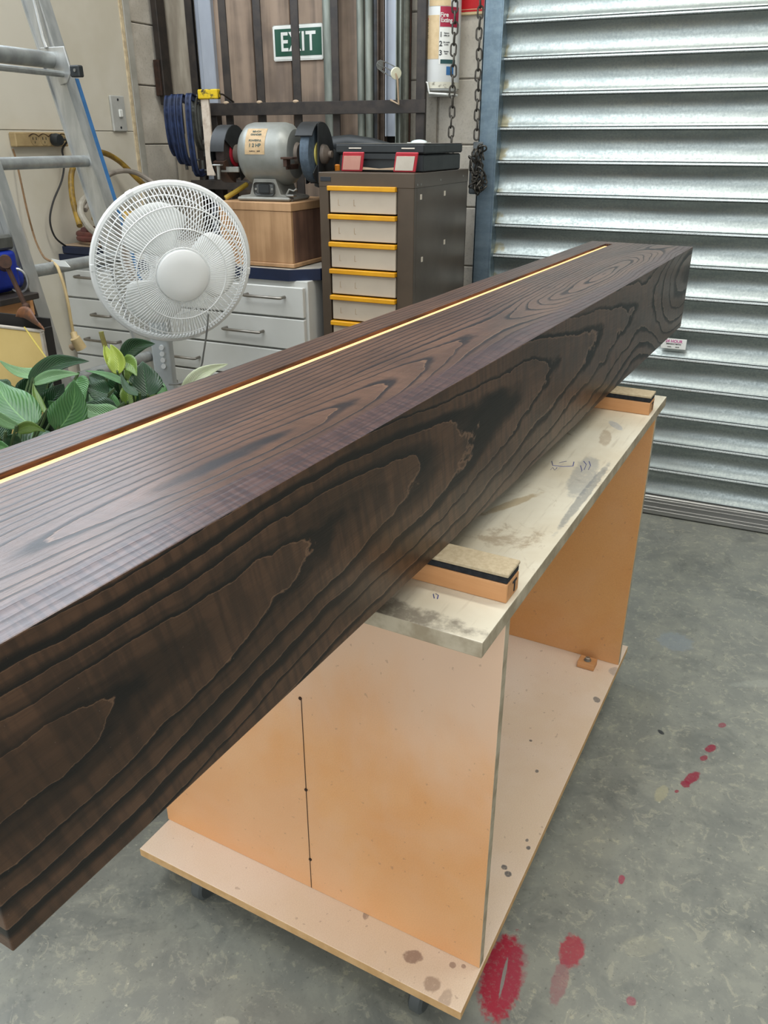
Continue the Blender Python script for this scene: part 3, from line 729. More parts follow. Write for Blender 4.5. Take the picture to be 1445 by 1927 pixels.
# ================================================================== TOOL CABINET
CX0, CX1, CY0, CY1, CZ = -1.200, -.902, 2.190, 2.640, 1.165
cb = thing('tool_cabinet', 'brown steel tool cabinet with cream drawers and yellow pulls', 'cabinet', (CX0, CY0, 0))
cw, cd = CX1-CX0, CY1-CY0
k = MB()
k.box(0, .030, 0, .02, 0, CZ, .001).box(cw-.050, cw, 0, .02, 0, CZ, .001).box(.0305, cw-.0505, .0005, .02, CZ-.045, CZ-.038).box(.03, cw-.05, 0.002, .02, 0, .05)
k.box(0, .004, .02, cd, 0, CZ).box(cw-.004, cw, .02, cd, 0, CZ-.035).box(0, cw, cd-.004, cd, 0, CZ).box(-.0005, cw+.0015, -.0012, cd+.001, CZ-.038, CZ+.0004, .0015)
k.build('carcass', M_brown, cb, smooth=False)
MB().box(.012, cw-.05, .02, .03, .03, CZ-.04).build('dark_interior', M_dark, cb, smooth=False)
dz = [1.130+.0-i*.0768 for i in range(15)]
for i, zt in enumerate(dz[:-1]):
    if zt-.0768 < .05: break
    dd = MB().box(.036, cw-.054, -.002, .018, zt-.072, zt-.012, .001).build('drawer', M_drawer, cb, smooth=False)
    MB().box(.031, cw-.052, -.012, .016, zt-.0130, zt, .0015).build('pull', M_yellow, dd, smooth=False)
    for xx in (.062, .112):
        MB().box(xx, xx+.0015, -.0026, -.0018, zt-.052, zt-.036).box(xx, xx+.006, -.0026, -.0018, zt-.053, zt-.0515).build('label_slot', M_tan, dd, smooth=False)
MB().box(.006, .040, -.0025, -.0005, CZ-.024, CZ-.012, .0006).build('maker_plate', M_ink, cb, smooth=False)
for (yy, zz) in ((.045, 1.096), (.235, 1.096), (.06, .925), (.245, .955)):
    MB().box(cw-.0005, cw+.0012, yy, yy+.012, zz, zz+.014, .0004).build('bright_slot', M_label, cb, smooth=False)
for (yy, zz) in ((.02, 1.136), (.045, 1.136), (.20, 1.142), (.40, 1.146)):
    MB().cyl((cw-.0005, yy, zz), (cw+.0022, yy, zz), .0032, n=10).build('rivet', M_zinc, cb)
# organiser case on the cabinet
oc = thing('organiser_case', 'black plastic organiser case with two red latches on the tool cabinet', 'case', (-1.165, 2.255, CZ+.0008))
ow, od = .262, .31
MB().box(0, ow, .004, od, .0, .046, .004).build('case_base', M_blackpl, oc, smooth=False)
MB().box(-.012, ow+.004, -.002, od+.006, .048, .073, .004).prism([(.05, .048), (ow-.05, .048), (ow-.062, .034), (.062, .034)], -.002, .003, 'y').build('case_lid', M_blackpl, oc, smooth=False)
MB().box(-.010, ow+.002, 0, od+.003, .0732, .0742).build('dusty_top', mat('case_dust', '77756f', '5d5c57', .8, scale=12), oc, smooth=False)
for i, (xx, lm) in enumerate(((.012, M_labelpink), (ow-.085, M_label))):
    sk = Matrix(((1, 0, .28, 0), (0, 1, 0, 0), (0, 0, 1, 0), (0, 0, 0, 1)))
    L = MB().box(xx, xx+.068, -.016, -.012, .001, .052, .002, M=Matrix.Translation((0, 0, 0)) @ Matrix(((1, 0, .28, 0), (0, 1, -.28, 0), (0, 0, 1, 0), (0, 0, 0, 1)))).build('latch', M_redpl, oc, smooth=False)
    MB().box(xx+.005, xx+.060, -.0172, -.0165, .005, .042, .0003, M=Matrix(((1, 0, .28, 0), (0, 1, -.28, 0), (0, 0, 1, 0), (0, 0, 0, 1)))).build('latch_label', lm, L, smooth=False)
    MB().box(xx+.020, xx+.060, -.0035, -.0015, .0600, .0630, .0005).build('dust_mark', M_label, oc, smooth=False)
MB().prism([(.075, .006), (ow-.075, .006), (ow-.078, .013), (ow/2, .009), (.078, .013)], -.016, -.010, 'y').build('carry_handle', M_tan, oc, smooth=False)
bl = thing('blister_pack', 'small clear plastic blister pack on top of the black case', 'packaging', (-.975, 2.40, CZ+.0755))
MB().box(-.03, .03, -.02, .02, 0, .002).build('card', M_signw, bl, smooth=False)
MB().sphere((0, 0, .002), .022, sc=(1.15, .8, .35)).build('bubble', M_clear, bl)

# ================================================================== STEEL RACK WITH STOCK BEHIND
rk = thing('steel_rack', 'black steel stock rack with a flat cross rail in front of the back door', 'rack', (-1.98, 2.70, 0))
ra = PY(400, 199, 2.70); rb = PY(775, 187, 2.70)
zr = 1.348
MB().box(.05, .905, -.006, 0, zr-.020, zr+.020, .001).build('cross_rail', M_blackst, rk, smooth=False)
MB().box(.868, .900, .001, .018, 0, 2.6, .002).build('post', M_blackst, rk, smooth=False)
MB().box(.05, .085, .001, .035, 0, 1.37, .002).build('post', M_blackst, rk, smooth=False)
for px in (421.5, 486.5, 557.5, 633):
    xx = PY(px, 0, 2.74).x+1.98
    w_ = .014 if px > 600 else .0155
    MB().box(xx-w_, xx+w_, .020, .026, .3, 2.6, .0015).build('upright_bar', M_blackst, rk, smooth=False)
    if px < 600: MB().sphere((xx+.006, -.002, zr+.021), .010, sc=(1.2, .6, .6)).build('weld_nub', M_tan, rk)
MB().box(.02, .90, -.02, .03, .97, .985, .001).build('lower_rail', M_blackst, rk, smooth=False)
def stock(name, px0, px1, Y, m, label, kind='pipe', top=2.7, z0=0.0, ptop=0, group=None):
    a, b = PY(px0, ptop, Y), PY(px1, ptop, Y); r = (b.x-a.x)/2; x = (a.x+b.x)/2
    t_ = MB()
    if kind == 'pipe':
        n_ = 20; t_.lathe([(r*.82, z0), (r, z0), (r, top), (r*.82, top), (r*.82, z0)], n_, Matrix.Translation((x, Y, 0)), caps=False)
    elif kind == 'bar': t_.box(x-r, x+r, Y-.004, Y+.004, z0, top, .001)
    elif kind == 'chan':
        t_.box(x-r, x+r, Y, Y+.003, z0, top).box(x-r, x-r+.003, Y-.018, Y, z0, top).box(x+r-.003, x+r, Y-.018, Y, z0, top)
    o = t_.build(name, m); tag(o, label, 'metal stock', group); return o
SG = 'metal stock standing behind the cross rail'
stock('steel_pipe', 607, 630, 2.78, M_pipe, 'grey green pipe standing just right of the exit sign', group=SG)
stock('steel_pipe', 671, 685, 2.77, M_pipe, 'left of the pair of thin grey pipes behind the cross rail', group=SG)
stock('steel_pipe', 687, 702, 2.77, M_pipe, 'right of the pair of thin grey pipes behind the cross rail', group=SG)
stock('steel_tube', 703, 713, 2.77, M_pipedark, 'dark slim tube standing right of the grey pipe pair', group=SG)
stock('angle_bar', 714, 727, 2.78, M_pipebrown, 'brown rusty bar standing beside the dark slim tube', 'chan')
stock('painted_channel', 729, 749, 2.78, M_bluewhite, 'pale blue painted channel standing behind the paint roller', 'chan', z0=1.26)
stock('steel_channel', 749, 759, 2.75, M_pipe, 'narrow grey bar standing right of the pale blue channel', 'chan')
stock('steel_pipe', 760, 771, 2.78, mat('olive_pipe', '75766a', '5f5f54', .5, .4), 'olive grey pipe standing next to the rack post')
stock('rusty_strip', 772, 775, 2.79, M_rust, 'thin rusty strip standing next to the rack post', 'bar')
MB().box(-1.27, -1.20, YB-.034, YB-.031, .9, 1.29).build('dark_cloth', M_dark); tag(bpy.data.objects['dark_cloth'], 'black cloth hanging under the pale blue channel', 'cloth')
# dark steel column and rusty bracket at the corner
cp = thing('steel_column', 'dark steel column with a rusty bracket in the wall corner', 'column', (-2.165, 2.765, 0))
MB().box(-.028, -.002, 0, .05, 1.37, 3.2, .002).build('column_body', M_blackst, cp, smooth=False)
MB().box(-.034, -.008, -.012, -.001, 1.40, 1.52, .002).build('bracket', M_rust, cp, smooth=False)
# exit sign on the ply door
ex = thing('exit_sign', 'green EXIT sign on the weathered back door', 'sign', PY(561, 80, YB-.034))
MB().box(-.100, .100, -.004, 0, -.055, .055, .004).build('sign_board', M_signw, ex, smooth=False)
MB().box(-.092, .096, -.0048, -.004, -.041, .043).build('green_field', M_green, ex, smooth=False)
text('lettering', 'EXIT', .082, M_signw, ex, (.002, -.0055, .0), (PI/2, 0, 0), sx=.80, sp=1.08)
# paint roller frame standing on the rail
pr_ = thing('paint_roller', 'paint roller frame with white end cap hooked on the cross rail', 'paint roller', (0, 0, 0))
e0 = PY(745, 138, 2.66); e1 = PY(716, 122, 2.76); hb = PY(750, 196, 2.68); ht = PY(748, 150, 2.66)
MB().tube([PY(735, 188, 2.69), hb, ht, e0+Vector((0, -.004, 0))], .003, 8).build('handle_rod', M_tan, pr_)
ax = (e1-e0).normalized(); sd = ax.orthogonal().normalized(); s2 = ax.cross(sd)
q = MB()
for i in range(6):
    a = 2*PI*i/6; r0 = sd*math.cos(a)*.016+s2*math.sin(a)*.016; q.tube([e0+r0, (e0+e1)/2+r0*1.15, e1+r0*.9], .0011, 5)
q.build('wire_cage', M_zinc, pr_)
MB().lathe([(0, -.004), (.017, -.004), (.018, 0), (.017, .004), (0, .004)], 24, Matrix.Translation(e0) @ ax.to_track_quat('Z', 'Y').to_matrix().to_4x4()).build('end_cap', mat('cap_cream', 'd8d6bd', 'cbc9b0', .5), pr_)
MB().lathe([(0, -.003), (.014, -.003), (.014, .003), (0, .003)], 20, Matrix.Translation(e1) @ ax.to_track_quat('Z', 'Y').to_matrix().to_4x4()).build('end_cap', M_zinc, pr_)

# G clamps hung left of the rail
def gclamp(px, Y, m, label, zt, hh, dep):
    x = PY(px, 250, Y).x
    t_ = thing('g_clamp', label, 'clamp', (x, Y, zt), math.radians(14), 'clamps hung on the left of the rack')
    # C shaped frame in the local yz plane, spine facing the room
    pts = [(0, dep, -.012), (0, dep*.55, -.002), (0, .02, 0), (0, .002, -.030), (0, -.004, -hh*.35), (0, .0, -hh*.65), (0, .015, -hh+.025), (0, .045, -hh), (0, dep, -hh+.006)]
    cv = spline(pts, 5); inn = []
    for a_ in range(len(cv)):
        tt = (cv[min(a_+1, len(cv)-1)]-cv[max(a_-1, 0)]).normalized(); inn.append(cv[a_]+Vector((0, -tt.z, tt.y))*.020)
    q = MB()
    def strip(q, A_, B_, hx):
        V = [[q.bm.verts.new((x_, p.y, p.z)) for x_, p in ((-hx, a_), (hx, a_), (hx, b_), (-hx, b_))] for a_, b_ in zip(A_, B_)]
        for a_, b_ in zip(V, V[1:]):
            for k_ in range(4): q.bm.faces.new((a_[k_], a_[(k_+1) % 4], b_[(k_+1) % 4], b_[k_]))
        q.bm.faces.new(V[0]); q.bm.faces.new(V[-1])
    strip(q, cv, inn, .005)
    q.build('web', m, t_, smooth=False)
    q = MB(); strip(q, cv, [a_.lerp(b_, .18) for a_, b_ in zip(cv, inn)], .0110); q.build('frame', m, t_, smooth=False)
    MB().cyl((0, dep, -.02), (0, dep, -hh*.55), .006, n=10).cyl((0, dep, -.025), (0, dep, -.018), .011, n=12).build('screw', M_clampg, t_)
    MB().cyl((-.03, dep, -hh+.02), (.03, dep, -hh+.02), .0035, n=8).cyl((0, dep, -hh*.8), (0, dep, -hh-.02), .006, n=8).build('tommy_bar', M_clampg, t_)
    return t_
gclamp(318, 2.62, M_clampb, 'blue G clamp, leftmost of the four beside the wall', 1.393, .20, .075)
gclamp(329, 2.61, M_clampb, 'dark blue G clamp, second from the wall blocks', 1.396, .23, .078)
gclamp(341, 2.60, M_clampb, 'navy G clamp hung third from the wall blocks', 1.396, .235, .078)
gclamp(358, 2.57, M_clampb, 'largest blue G clamp, hanging lowest, nearest the grey clamp', 1.396, .27, .09)
gclamp(368, 2.615, M_clampg, 'grey steel G clamp beside the paint spattered bar', 1.393, .18, .07)
bc = thing('bar_clamp', 'paint spattered bar clamp with chipped yellow jaw hanging on the rack', 'clamp', (PY(391, 250, 2.585).x, 2.585, 1.132))
MB().box(-.0165, .0165, -.004, .004, 0, .245, .001).build('bar', M_spatter, bc, smooth=False)
MB().box(-.022, .060, -.012, .012, .245, .275, .003).build('jaw', M_yelpaint, bc, smooth=False)
MB().tube([(.030, .010, .262), (.034, .06, .262), (.034, .125, .240)], .003, 6).tube([(.034, .125, .240), (.034, .118, .232), (.034, .112, .222)], .003, 6).build('hanging_hook', M_blackst, bc)
# black shelf with oddments behind the grinder
bs = thing('wall_shelf', 'small black steel shelf under the hanging clamps', 'shelf', (-1.96, 2.60, 1.105))
MB().box(0, .30, 0, .16, 0, .008, .001).box(0, .30, -.002, .0, -.02, .010, .001).build('shelf_board', M_blackst, bs, smooth=False)
MB().prism([(.04, 0), (.04, -.12), (.05, -.12), (.16, -.01), (.16, 0)], .02, .026, 'x').build('shelf_bracket', M_blackst, bs, smooth=False)
gbx = thing('grey_box', 'small grey metal box on the bench left of the grinder', 'box', (-1.80, 2.60, .896))
MB().box(0, .16, 0, .12, 0, .13, .004).build('box_body', M_clampg, gbx, smooth=False)
MB().box(-.002, .162, -.002, .122, .131, .142, .003).build('box_lid', M_blackpl, gbx, smooth=False)
yh = thing('yellow_handle', 'yellow tool handle leaning beside the grinder foot', 'tool', (0, 0, 0))
MB().tube([PY(424, 373, 2.22), PY(445, 360, 2.25), PY(464, 347, 2.30)], .0075, 10).build('grip', mat('yellow_grip', 'b89a3a', 'a88a30', .5), yh)
MB().cyl(PY(464, 347, 2.30), PY(486, 333, 2.36), .004, n=8).build('shank', M_zinc, yh)

# ================================================================== EXTINGUISHER, FIRE SIGN, CHAINS
fe = thing('fire_extinguisher', 'white fire extinguisher hanging on the block wall beside the chains', 'extinguisher', (PY(825.5, 100, 2.785).x, 2.787, 0))
er = .068
zb_ = PY(826, 163, 2.75).z
RT = Matrix.Translation((0, 0, 0))
MB().lathe([(0, zb_-.012), (er*.9, zb_-.012), (er, zb_), (er, zb_+.42), (er*.8, zb_+.46), (er*.35, zb_+.49), (.015, zb_+.50), (.015, zb_+.53), (0, zb_+.53)], 40).build('cylinder', M_white, fe)
MB().lathe([(0, zb_+.53), (.02, zb_+.53), (.02, zb_+.56), (0, zb_+.56)], 16).box(-.01, .01, -.10, .02, zb_+.56, zb_+.57, .002).box(-.01, .01, -.10, .0, zb_+.585, zb_+.595, .002).build('valve_lever', M_blackpl, fe)
MB().tube([(-.03, -.070, zb_-.022), (-.030, -.074, zb_+.004), (-.020, -.076, zb_+.012), (-.008, -.076, zb_+.010), (-.002, -.073, zb_-.020), (.055, -.062, zb_-.024)], .0035, 8).tube([(.055, -.062, zb_-.024), (.066, 0, zb_-.024), (.04, .05, zb_-.022)], .0035, 8).box(-.05, .05, .045, .058, zb_-.025, zb_-.019).build('wall_bracket', M_signw, fe)
MB().lathe([(er+.0012, zb_-.006), (er+.0012, zb_+.012)], 40, caps=False).build('base_band', mat('worn_white', 'c9c6b6', '7c776a', .6, .1, 60, lo=.5, hi=.66), fe)
def wrap(name, a0, a1, z0, z1, m, off=.0008, n=12):
    q = MB(); A = []
    for i in range(n+1):
        a = math.radians(a0+(a1-a0)*i/n); A.append([q.bm.verts.new(((er+off)*math.cos(a), (er+off)*math.sin(a), z)) for z in (z0, z1)])
    for a, b in zip(A, A[1:]): q.bm.faces.new((a[0], b[0], b[1], a[1]))
    return q.build(name, m, fe)
zt_ = zb_
def zpx(y): return PY(826, y, 2.745).z
wrap('service_tag', 208, 290, zpx(112), zpx(30), M_tagp)
wrap('upper_tag', 262, 320, zpx(13), zpx(-25), M_tagp)
wrap('heading_panel', 292, 350, zpx(52), zpx(14), M_maroon)
wrap('instruction_panel', 291, 350, zpx(122), zpx(53), M_signw)
wrap('footer_bar', 295, 340, zpx(121), zpx(113), M_teal, .0012)
wrap('blue_sticker', 312, 335, zpx(142), zpx(126), M_bluetape)
def etext(body, size, m, a, z, sx=1.0, nm='label_lettering', align='CENTER'):
    a = math.radians(a); rr = er+.0016
    o = text(nm, body, size, m, fe, (rr*math.cos(a), rr*math.sin(a), z), (PI/2, 0, a+PI/2), ext=.0001, sx=sx, align=align); return o
etext('Fire', .017, M_signw, 303, zpx(30)); etext('Exting', .017, M_signw, 309, zpx(40), .9)
etext('Fire', .015, M_redsign, 252, zpx(37))
for i, z in enumerate((67, 84, 101)):
    etext(str(i+1), .020, M_ink, 295, zpx(z)); etext('Remove\nsafety pin' if i == 0 else ('Aim nozzle\nat base' if i == 1 else 'Squeeze\nlever'), .0062, M_ink, 310, zpx(z-1), .8)
for z in (45, 50, 56, 60, 68, 72, 79, 83, 90, 96, 102, 108): etext('- - - - - -' if z > 75 else 'service record', .0045, M_ink if z < 75 else M_tan, 252, zpx(z), .9)
fs = thing('fire_sign', 'red and cream fire sign board behind the extinguisher', 'sign', (PY(858, 20, YB-.004).x, YB-.004, PY(880, 29, YB-.004).z))
wS = (PY(924, 20, YB-.004).x-fs.location.x)
MB().box(-.115, wS, -.006, 0, 0, .30, .002).build('sign_board', M_creamsign, fs, smooth=False)
MB().box(-.107, wS-.009, -.0068, -.006, .009, .292).build('red_field', M_redsign, fs, smooth=False)
MB().box(-.10, wS-.013, -.0074, -.0068, .0145, .0162).build('rule_line', M_creamsign, fs, smooth=False)
MB().prism([(-.10, .02), (-.01, .02), (.075, .12), (.0, .20), (-.10, .20)], -.0078, -.0072, 'y').build('cream_shape', M_creamsign, fs, smooth=False)
# chains: alternate links of bent round bar
def link_mesh():
    q = MB(); pts = []
    for i in range(20):
        a = 2*PI*i/20; pts.append((.0082*math.cos(a), 0, .0092*math.sin(a)+(.0078 if math.sin(a) >= 0 else -.0078)))
    q.tube(pts, .0028, 6, closed=True); return q
lk = link_mesh().build('link', M_chain)
def chain(name, px, y0z, y1z, Y, label, kinks=0.0):
    x0 = PY(px, 0, Y).x; t_ = thing(name, label, 'chain', (x0, Y, y1z), 0, 'hanging steel chains')
    z = y1z; i = 0; step = .0285
    while z < y0z:
        c = lk.copy(); COL.objects.link(c); c.parent = t_; c.location = (math.sin(i*1.7)*.0015+kinks*(z-y1z), 0, z-y1z)
        c.rotation_euler = (math.sin(i*2.3)*.06, math.sin(i*1.3)*.05, (PI/2 if i % 2 else 0)+.35+.15*math.sin(i)); z += step; i += 1
    return t_
chain('hanging_chain', 857, 1.9, 1.215, 2.66, 'left hanging steel chain, ending behind the black case')
chain('hanging_chain', 908, 1.9, 1.265, 2.76, 'right hanging steel chain beside the shutter guide', -.02)
bn = thing('chain_bunch', 'knotted bunch of dark chain on a bracket beside the shutter guide', 'chain', (PY(903, 320, 2.76).x, 2.765, PY(903, 320, 2.76).z))
MB().box(-.028, .006, -.004, .0, .0, .085, .002).box(-.034, -.008, -.012, -.008, -.075, .0, .004).build('bracket_plate', mat('plate_grey', '6b7072', '54595a', .5, .5), bn, smooth=False)
rnd = random.Random(3)
for i in range(34):
    c = lk.copy(); COL.objects.link(c); c.parent = bn
    a = rnd.uniform(0, 2*PI); zz = rnd.uniform(-.065, .065); rr = .022*math.sqrt(rnd.random())*(1.2-abs(zz)*5)
    c.location = (rr*math.cos(a)*1.2, -.02+rr*math.sin(a)*.6, zz); c.rotation_euler = (rnd.uniform(-1, 1), rnd.uniform(-1, 1), rnd.uniform(0, 3))
bpy.data.objects.remove(lk)

# ================================================================== LEFT WALL FITTINGS
def wallpt(x, y, off=.0): return PX(x, y, XW+off)
a = wallpt(204, 183); b = wallpt(236, 244)
ls = thing('light_switch', 'grey light switch plate on the cream wall', 'switch', (XW+.0005, (a.y+b.y)/2, (a.z+b.z)/2))
hy = .036; hz = .058
MB().box(0, .010, -hy, hy, -hz, hz, .003).build('switch_plate', M_switch, ls, smooth=False)
MB().box(.010, .017, -.006, .014, -.012, .014, .003).build('rocker', M_signw, ls, smooth=False)
for z in (-.045, .045): MB().cyl((.010, 0, z), (.0115, 0, z), .004, n=10).build('screw', M_ink, ls)
a = wallpt(15, 252); b = wallpt(114, 250)
so = thing('power_strip', 'grimy tan power outlet strip on the cream wall', 'socket', (XW+.0005, a.y, 1.229))
Ls = b.y-a.y
MB().box(0, .028, 0, Ls, 0, .042, .003).build('strip_body', M_socket, so, smooth=False)
for i in range(4):
    yy = Ls*(.34+.185*i)
    f_ = MB().cyl((.028, yy, .020), (.0295, yy, .020), .0165, n=20).build('socket_face', mat('socket_face', '9c8862', '8a7652', .6), so)
    MB().box(.0295, .0300, yy-.008, yy-.0055, .020, .028).box(.0295, .0300, yy+.0055, yy+.008, .020, .028).box(.0295, .0300, yy-.001, yy+.001, .010, .016).build('pin_slots', M_ink, f_, smooth=False)
MB().tube([(.0295, Ls*(.24+.185*4*i/24), .030+.008*abs(math.sin(PI*i/6))) for i in range(25)], .0012, 6).build('moulding', M_rust, so)
py = Ls*(.34+.185*2)+a.y
bp = thing('black_plug', 'round black plug in the power strip with its black cord hanging', 'plug', (XW+.031, py, 1.249))
MB().lathe([(0, 0), (.019, 0), (.020, .012), (.016, .026), (.0, .028)], 20, Matrix.Rotation(PI/2, 4, 'Y')).build('plug_body', M_blackpl, bp)
cpts = [Vector((.020, .012, .0)), Vector((.022, .035, -.002))]
for (x, y) in ((117, 282), (121, 305), (116, 340), (100, 380), (94, 415), (103, 445), (122, 462), (140, 470)):
    cpts.append(wallpt(x, y, .03)-bp.location)
MB().tube(spline(cpts, 6), .0032, 8).build('cord', M_cordbl, bp)
# brown lead down to the tagged cream extension plug hung over the ladder rung
cl = thing('cream_cord', 'cream cord with hanging plug and white tag draped over the ladder rung', 'cord', (0, 0, 0))
pts = [wallpt(24, 280, .02), wallpt(30, 300, .02), wallpt(40, 345, .03), wallpt(52, 400, .04), wallpt(66, 450, .06), PY(80, 480, 1.75), PY(90, 489, 1.68), PY(99, 492, 1.64)]
MB().tube(spline(pts, 6), .003, 8).build('brown_lead', M_cordbr, cl)
pts = [PY(99, 492, 1.64), PY(107, 500, 1.60), PY(113, 515, 1.585), PY(121, 540, 1.585), PY(128, 570, 1.585), (PY(133, 600, 1.585)), PY(138, 628, 1.585)]
MB().tube(spline(pts, 6), .0042, 8).build('cream_lead', M_cord, cl)
pl_ = PY(141, 634, 1.585)
MB().cyl(PY(138, 626, 1.585), PY(143, 641, 1.58), .009, n=14).cyl(PY(141, 636, 1.575), PY(153, 656, 1.585), .013, .015, n=16).build('plug_body', M_cord, cl)
MB().cyl(PY(146, 648, 1.58), PY(134, 654, 1.575), .009, n=14).build('plug_pins', M_tan, cl)
q = MB(); tg = [PY(96, 487, 1.57), PY(122, 492, 1.57), PY(132, 503, 1.57), PY(112, 501, 1.57)]
vv = [q.bm.verts.new(p) for p in tg]+[q.bm.verts.new(p+Vector((0, .0015, .0))) for p in tg]
q.bm.faces.new(vv[:4]); q.bm.faces.new(vv[4:])
for i in range(4): q.bm.faces.new((vv[i], vv[(i+1) % 4], vv[4+(i+1) % 4], vv[4+i]))
q.build('paper_tag', M_signw, cl, smooth=False)

# hoses on the bench end and wall
def hose(name, pts, r, m, label):
    o = MB().tube(spline(pts, 8), r, 10).build(name, m); tag(o, label, 'hose', 'hoses at the left end of the bench'); return o
hose('air_hose', [PX(150, 425, -2.05), PX(136, 370, -2.12), PX(136, 320, -2.15), PX(160, 290, -2.16), PX(192, 287, -2.16), PX(225, 304, -2.15), PX(262, 340, -2.12), PX(282, 356, -2.10)], .0095, M_hosey, 'yellow air hose looped against the cream wall above the bench')
hose('air_hose', [PX(160, 395, -2.06), PX(175, 365, -2.10), PX(198, 334, -2.12), PX(225, 322, -2.12), PX(255, 325, -2.10), PX(285, 342, -2.06), PX(312, 365, -2.0)], .0085, M_hoseg, 'grey hose arching up the wall beside the yellow hose')
hose('air_hose', [PX(200, 450, -2.0), PX(170, 430, -2.03), PX(152, 400, -2.06), PX(156, 378, -2.08), PX(170, 368, -2.08)], .011, M_hosew, 'pale grey hose curling behind the ladder stile')
def coil(name, cx, cy, z, R, r, turns, m, label, sq=.8):
    pts = []; n = int(turns*24)
    for i in range(n+1):
        a = 2*PI*i/24; k = i/n; pts.append((cx+(R-.012*math.sin(k*9))*math.cos(a)*(1-.25*k), cy+(R)*sq*math.sin(a)*(1-.25*k), z+r+k*r*2*turns*.55))
    o = MB().tube(pts, r, 8).build(name, m); tag(o, label, 'hose', 'hoses at the left end of the bench'); return o
coil('coiled_hose', -2.075, 2.250, .9255, .112, .0105, 2.6, M_hoser, 'red brown hose coiled on the left end of the bench')
coil('coiled_hose', -2.055, 2.30, .972, .095, .0105, 3.2, mat('yellow_coil', 'b8953a', '98782c', .5), 'yellow hose coil lying on the red brown hose')
nb = thing('navy_tray', 'dark navy tray at the left end of the bench', 'tray', (-2.185, 2.145, .8945))
MB().box(0, .16, 0, .10, 0, .026, .003).build('tray_body', M_navy, nb, smooth=False)
MB().box(.004, .156, .004, .096, .0262, .030, .002).build('tray_lid', M_tan, nb, smooth=False)

# ================================================================== LADDER
ld = thing('step_ladder', 'aluminium step ladder with a blue edge strip leaning against the cream wall', 'ladder', (0, 0, 0))
YF, YN = 1.85, 1.50
fa, fb = PY(80, 0, YF), PY(208, 400, YF)
na, nb_ = PY(8, 350, YN), PY(119, 690, YN)
def lineX(a, b, z): return a.x+(b.x-a.x)*(z-a.z)/(b.z-a.z)
def stile(name, a, b, Y, w0, w1, depth, m, z0=0.006, z1=2.05):
    """channel section: web facing the camera side, light flange on its room side"""
    q = MB(); x0, x1 = lineX(a, b, z0), lineX(a, b, z1)
    def bar(xa, xb, ya, yb):
        v = []
        for (z, xc) in ((z0, x0), (z1, x1)):
            v.append([q.bm.verts.new((xc+x, y, z)) for x, y in ((xa, ya), (xb, ya), (xb, yb), (xa, yb))])
        q.bm.faces.new(v[0]); q.bm.faces.new(v[1])
        for i in range(4): q.bm.faces.new((v[0][i], v[0][(i+1) % 4], v[1][(i+1) % 4], v[1][i]))
    return q, bar
q, bar = stile('stile', fa, fb, YF, 0, 0, 0, M_alu)
bar(-.066, -.011, YF, YF+.004); bar(-.011, -.0065, YF-.004, YF+.034); bar(-.0685, -.0655, YF-.006, YF+.030)
q.build('stile', M_alu, ld, smooth=False)
q, bar = stile('strip', fa, fb, YF, 0, 0, 0, M_bluetape, z1=1.40)
bar(-.0105, -.0050, YF+.0342, YF+.0470)
q.build('blue_strip', M_bluetape, ld, smooth=False)
q, bar = stile('stile', na, nb_, YN, 0, 0, 0, M_alu)
bar(-.088, -.030, YN+.030, YN+.034); bar(-.030, -.0255, YN-.003, YN+.036); bar(-.0915, -.0885, YN-.003, YN+.036)
q.build('stile', M_alu, ld, smooth=False)
for i, (zz) in enumerate((1.441, 1.196, .945, .665, .385, .115)):
    zz2 = zz
    xa = lineX(fa, fb, zz)-.030; xb = lineX(na, nb_, zz)-.050
    MB().tube([(xb, YN+.004, zz), (xa, YF, zz)], .0165 if i else .020, 16, flat=.8 if i else 1.0).build('rung', M_aludull, ld)
zz = 1.441; xa = lineX(fa, fb, zz)
MB().tube([(lineX(na, nb_, zz-.03), YN+.004, zz-.034), (xa+.004, YF-.008, zz-.034)], .0075, 10).build('brace_rod', M_aludull, ld)
MB().prism([(xa-.062, zz+.030), (xa+.022, zz+.030), (xa+.036, zz-.030), (xa+.015, zz-.055), (xa-.010, zz-.060), (xa-.020, zz-.020), (xa-.062, zz+.0)], YF-.010, YF-.004, 'y').build('bracket', M_alu, ld, smooth=False, bev=.002)
MB().tube([(xa-.035, YF-.012, zz+.028), (xa-.042, YF-.012, zz+.05), (xa-.055, YF-.012, zz+.155)], .005, 8).build('link_rod', M_alu, ld)
MB().cyl((xa-.058, YF-.004, zz+.160), (xa-.058, YF-.024, zz+.160), .009, n=12).build('pivot_bolt', M_zinc, ld)
MB().box(xa+.030, xa+.062, YF-.010, YF+.010, zz-.042, zz-.014, .003).build('black_clip', M_blackpl, ld, smooth=False)
MB().cyl((xa+.050, YF-.0105, zz-.026), (xa+.050, YF-.0125, zz-.026), .004, n=10).build('clip_rivet', M_zinc, ld)

# ================================================================== PEDESTAL FAN
KS = .835; FC = PY(326, 498, 1.50)
fan = thing('pedestal_fan', 'white pedestal fan with round wire cage behind the beam', 'fan', (FC.x, FC.y, 0))
az, el = math.radians(52), math.radians(-10)
nrm = Vector((math.sin(az)*math.cos(el), -math.cos(az)*math.cos(el), math.sin(el)))
upv = Vector((0, 0, 1)); rgt = upv.cross(nrm).normalized()*1.0; upv = nrm.cross(rgt).normalized()
FR = .2075
FM = Matrix.Translation((0, 0, FC.z)) @ Matrix((rgt, upv, nrm)).transposed().to_4x4() @ Matrix.Scale(KS, 4)     # local z = blowing direction
def fp(r, a, z): return FM @ Vector((r*math.cos(a), r*math.sin(a), z))   # radii and depths in the head's own frame
q = MB(); N = 64
q.tube([fp(FR, 2*PI*i/N, 0) for i in range(N)], .0080, 8, closed=True)
q.build('rim', M_fanw, fan)
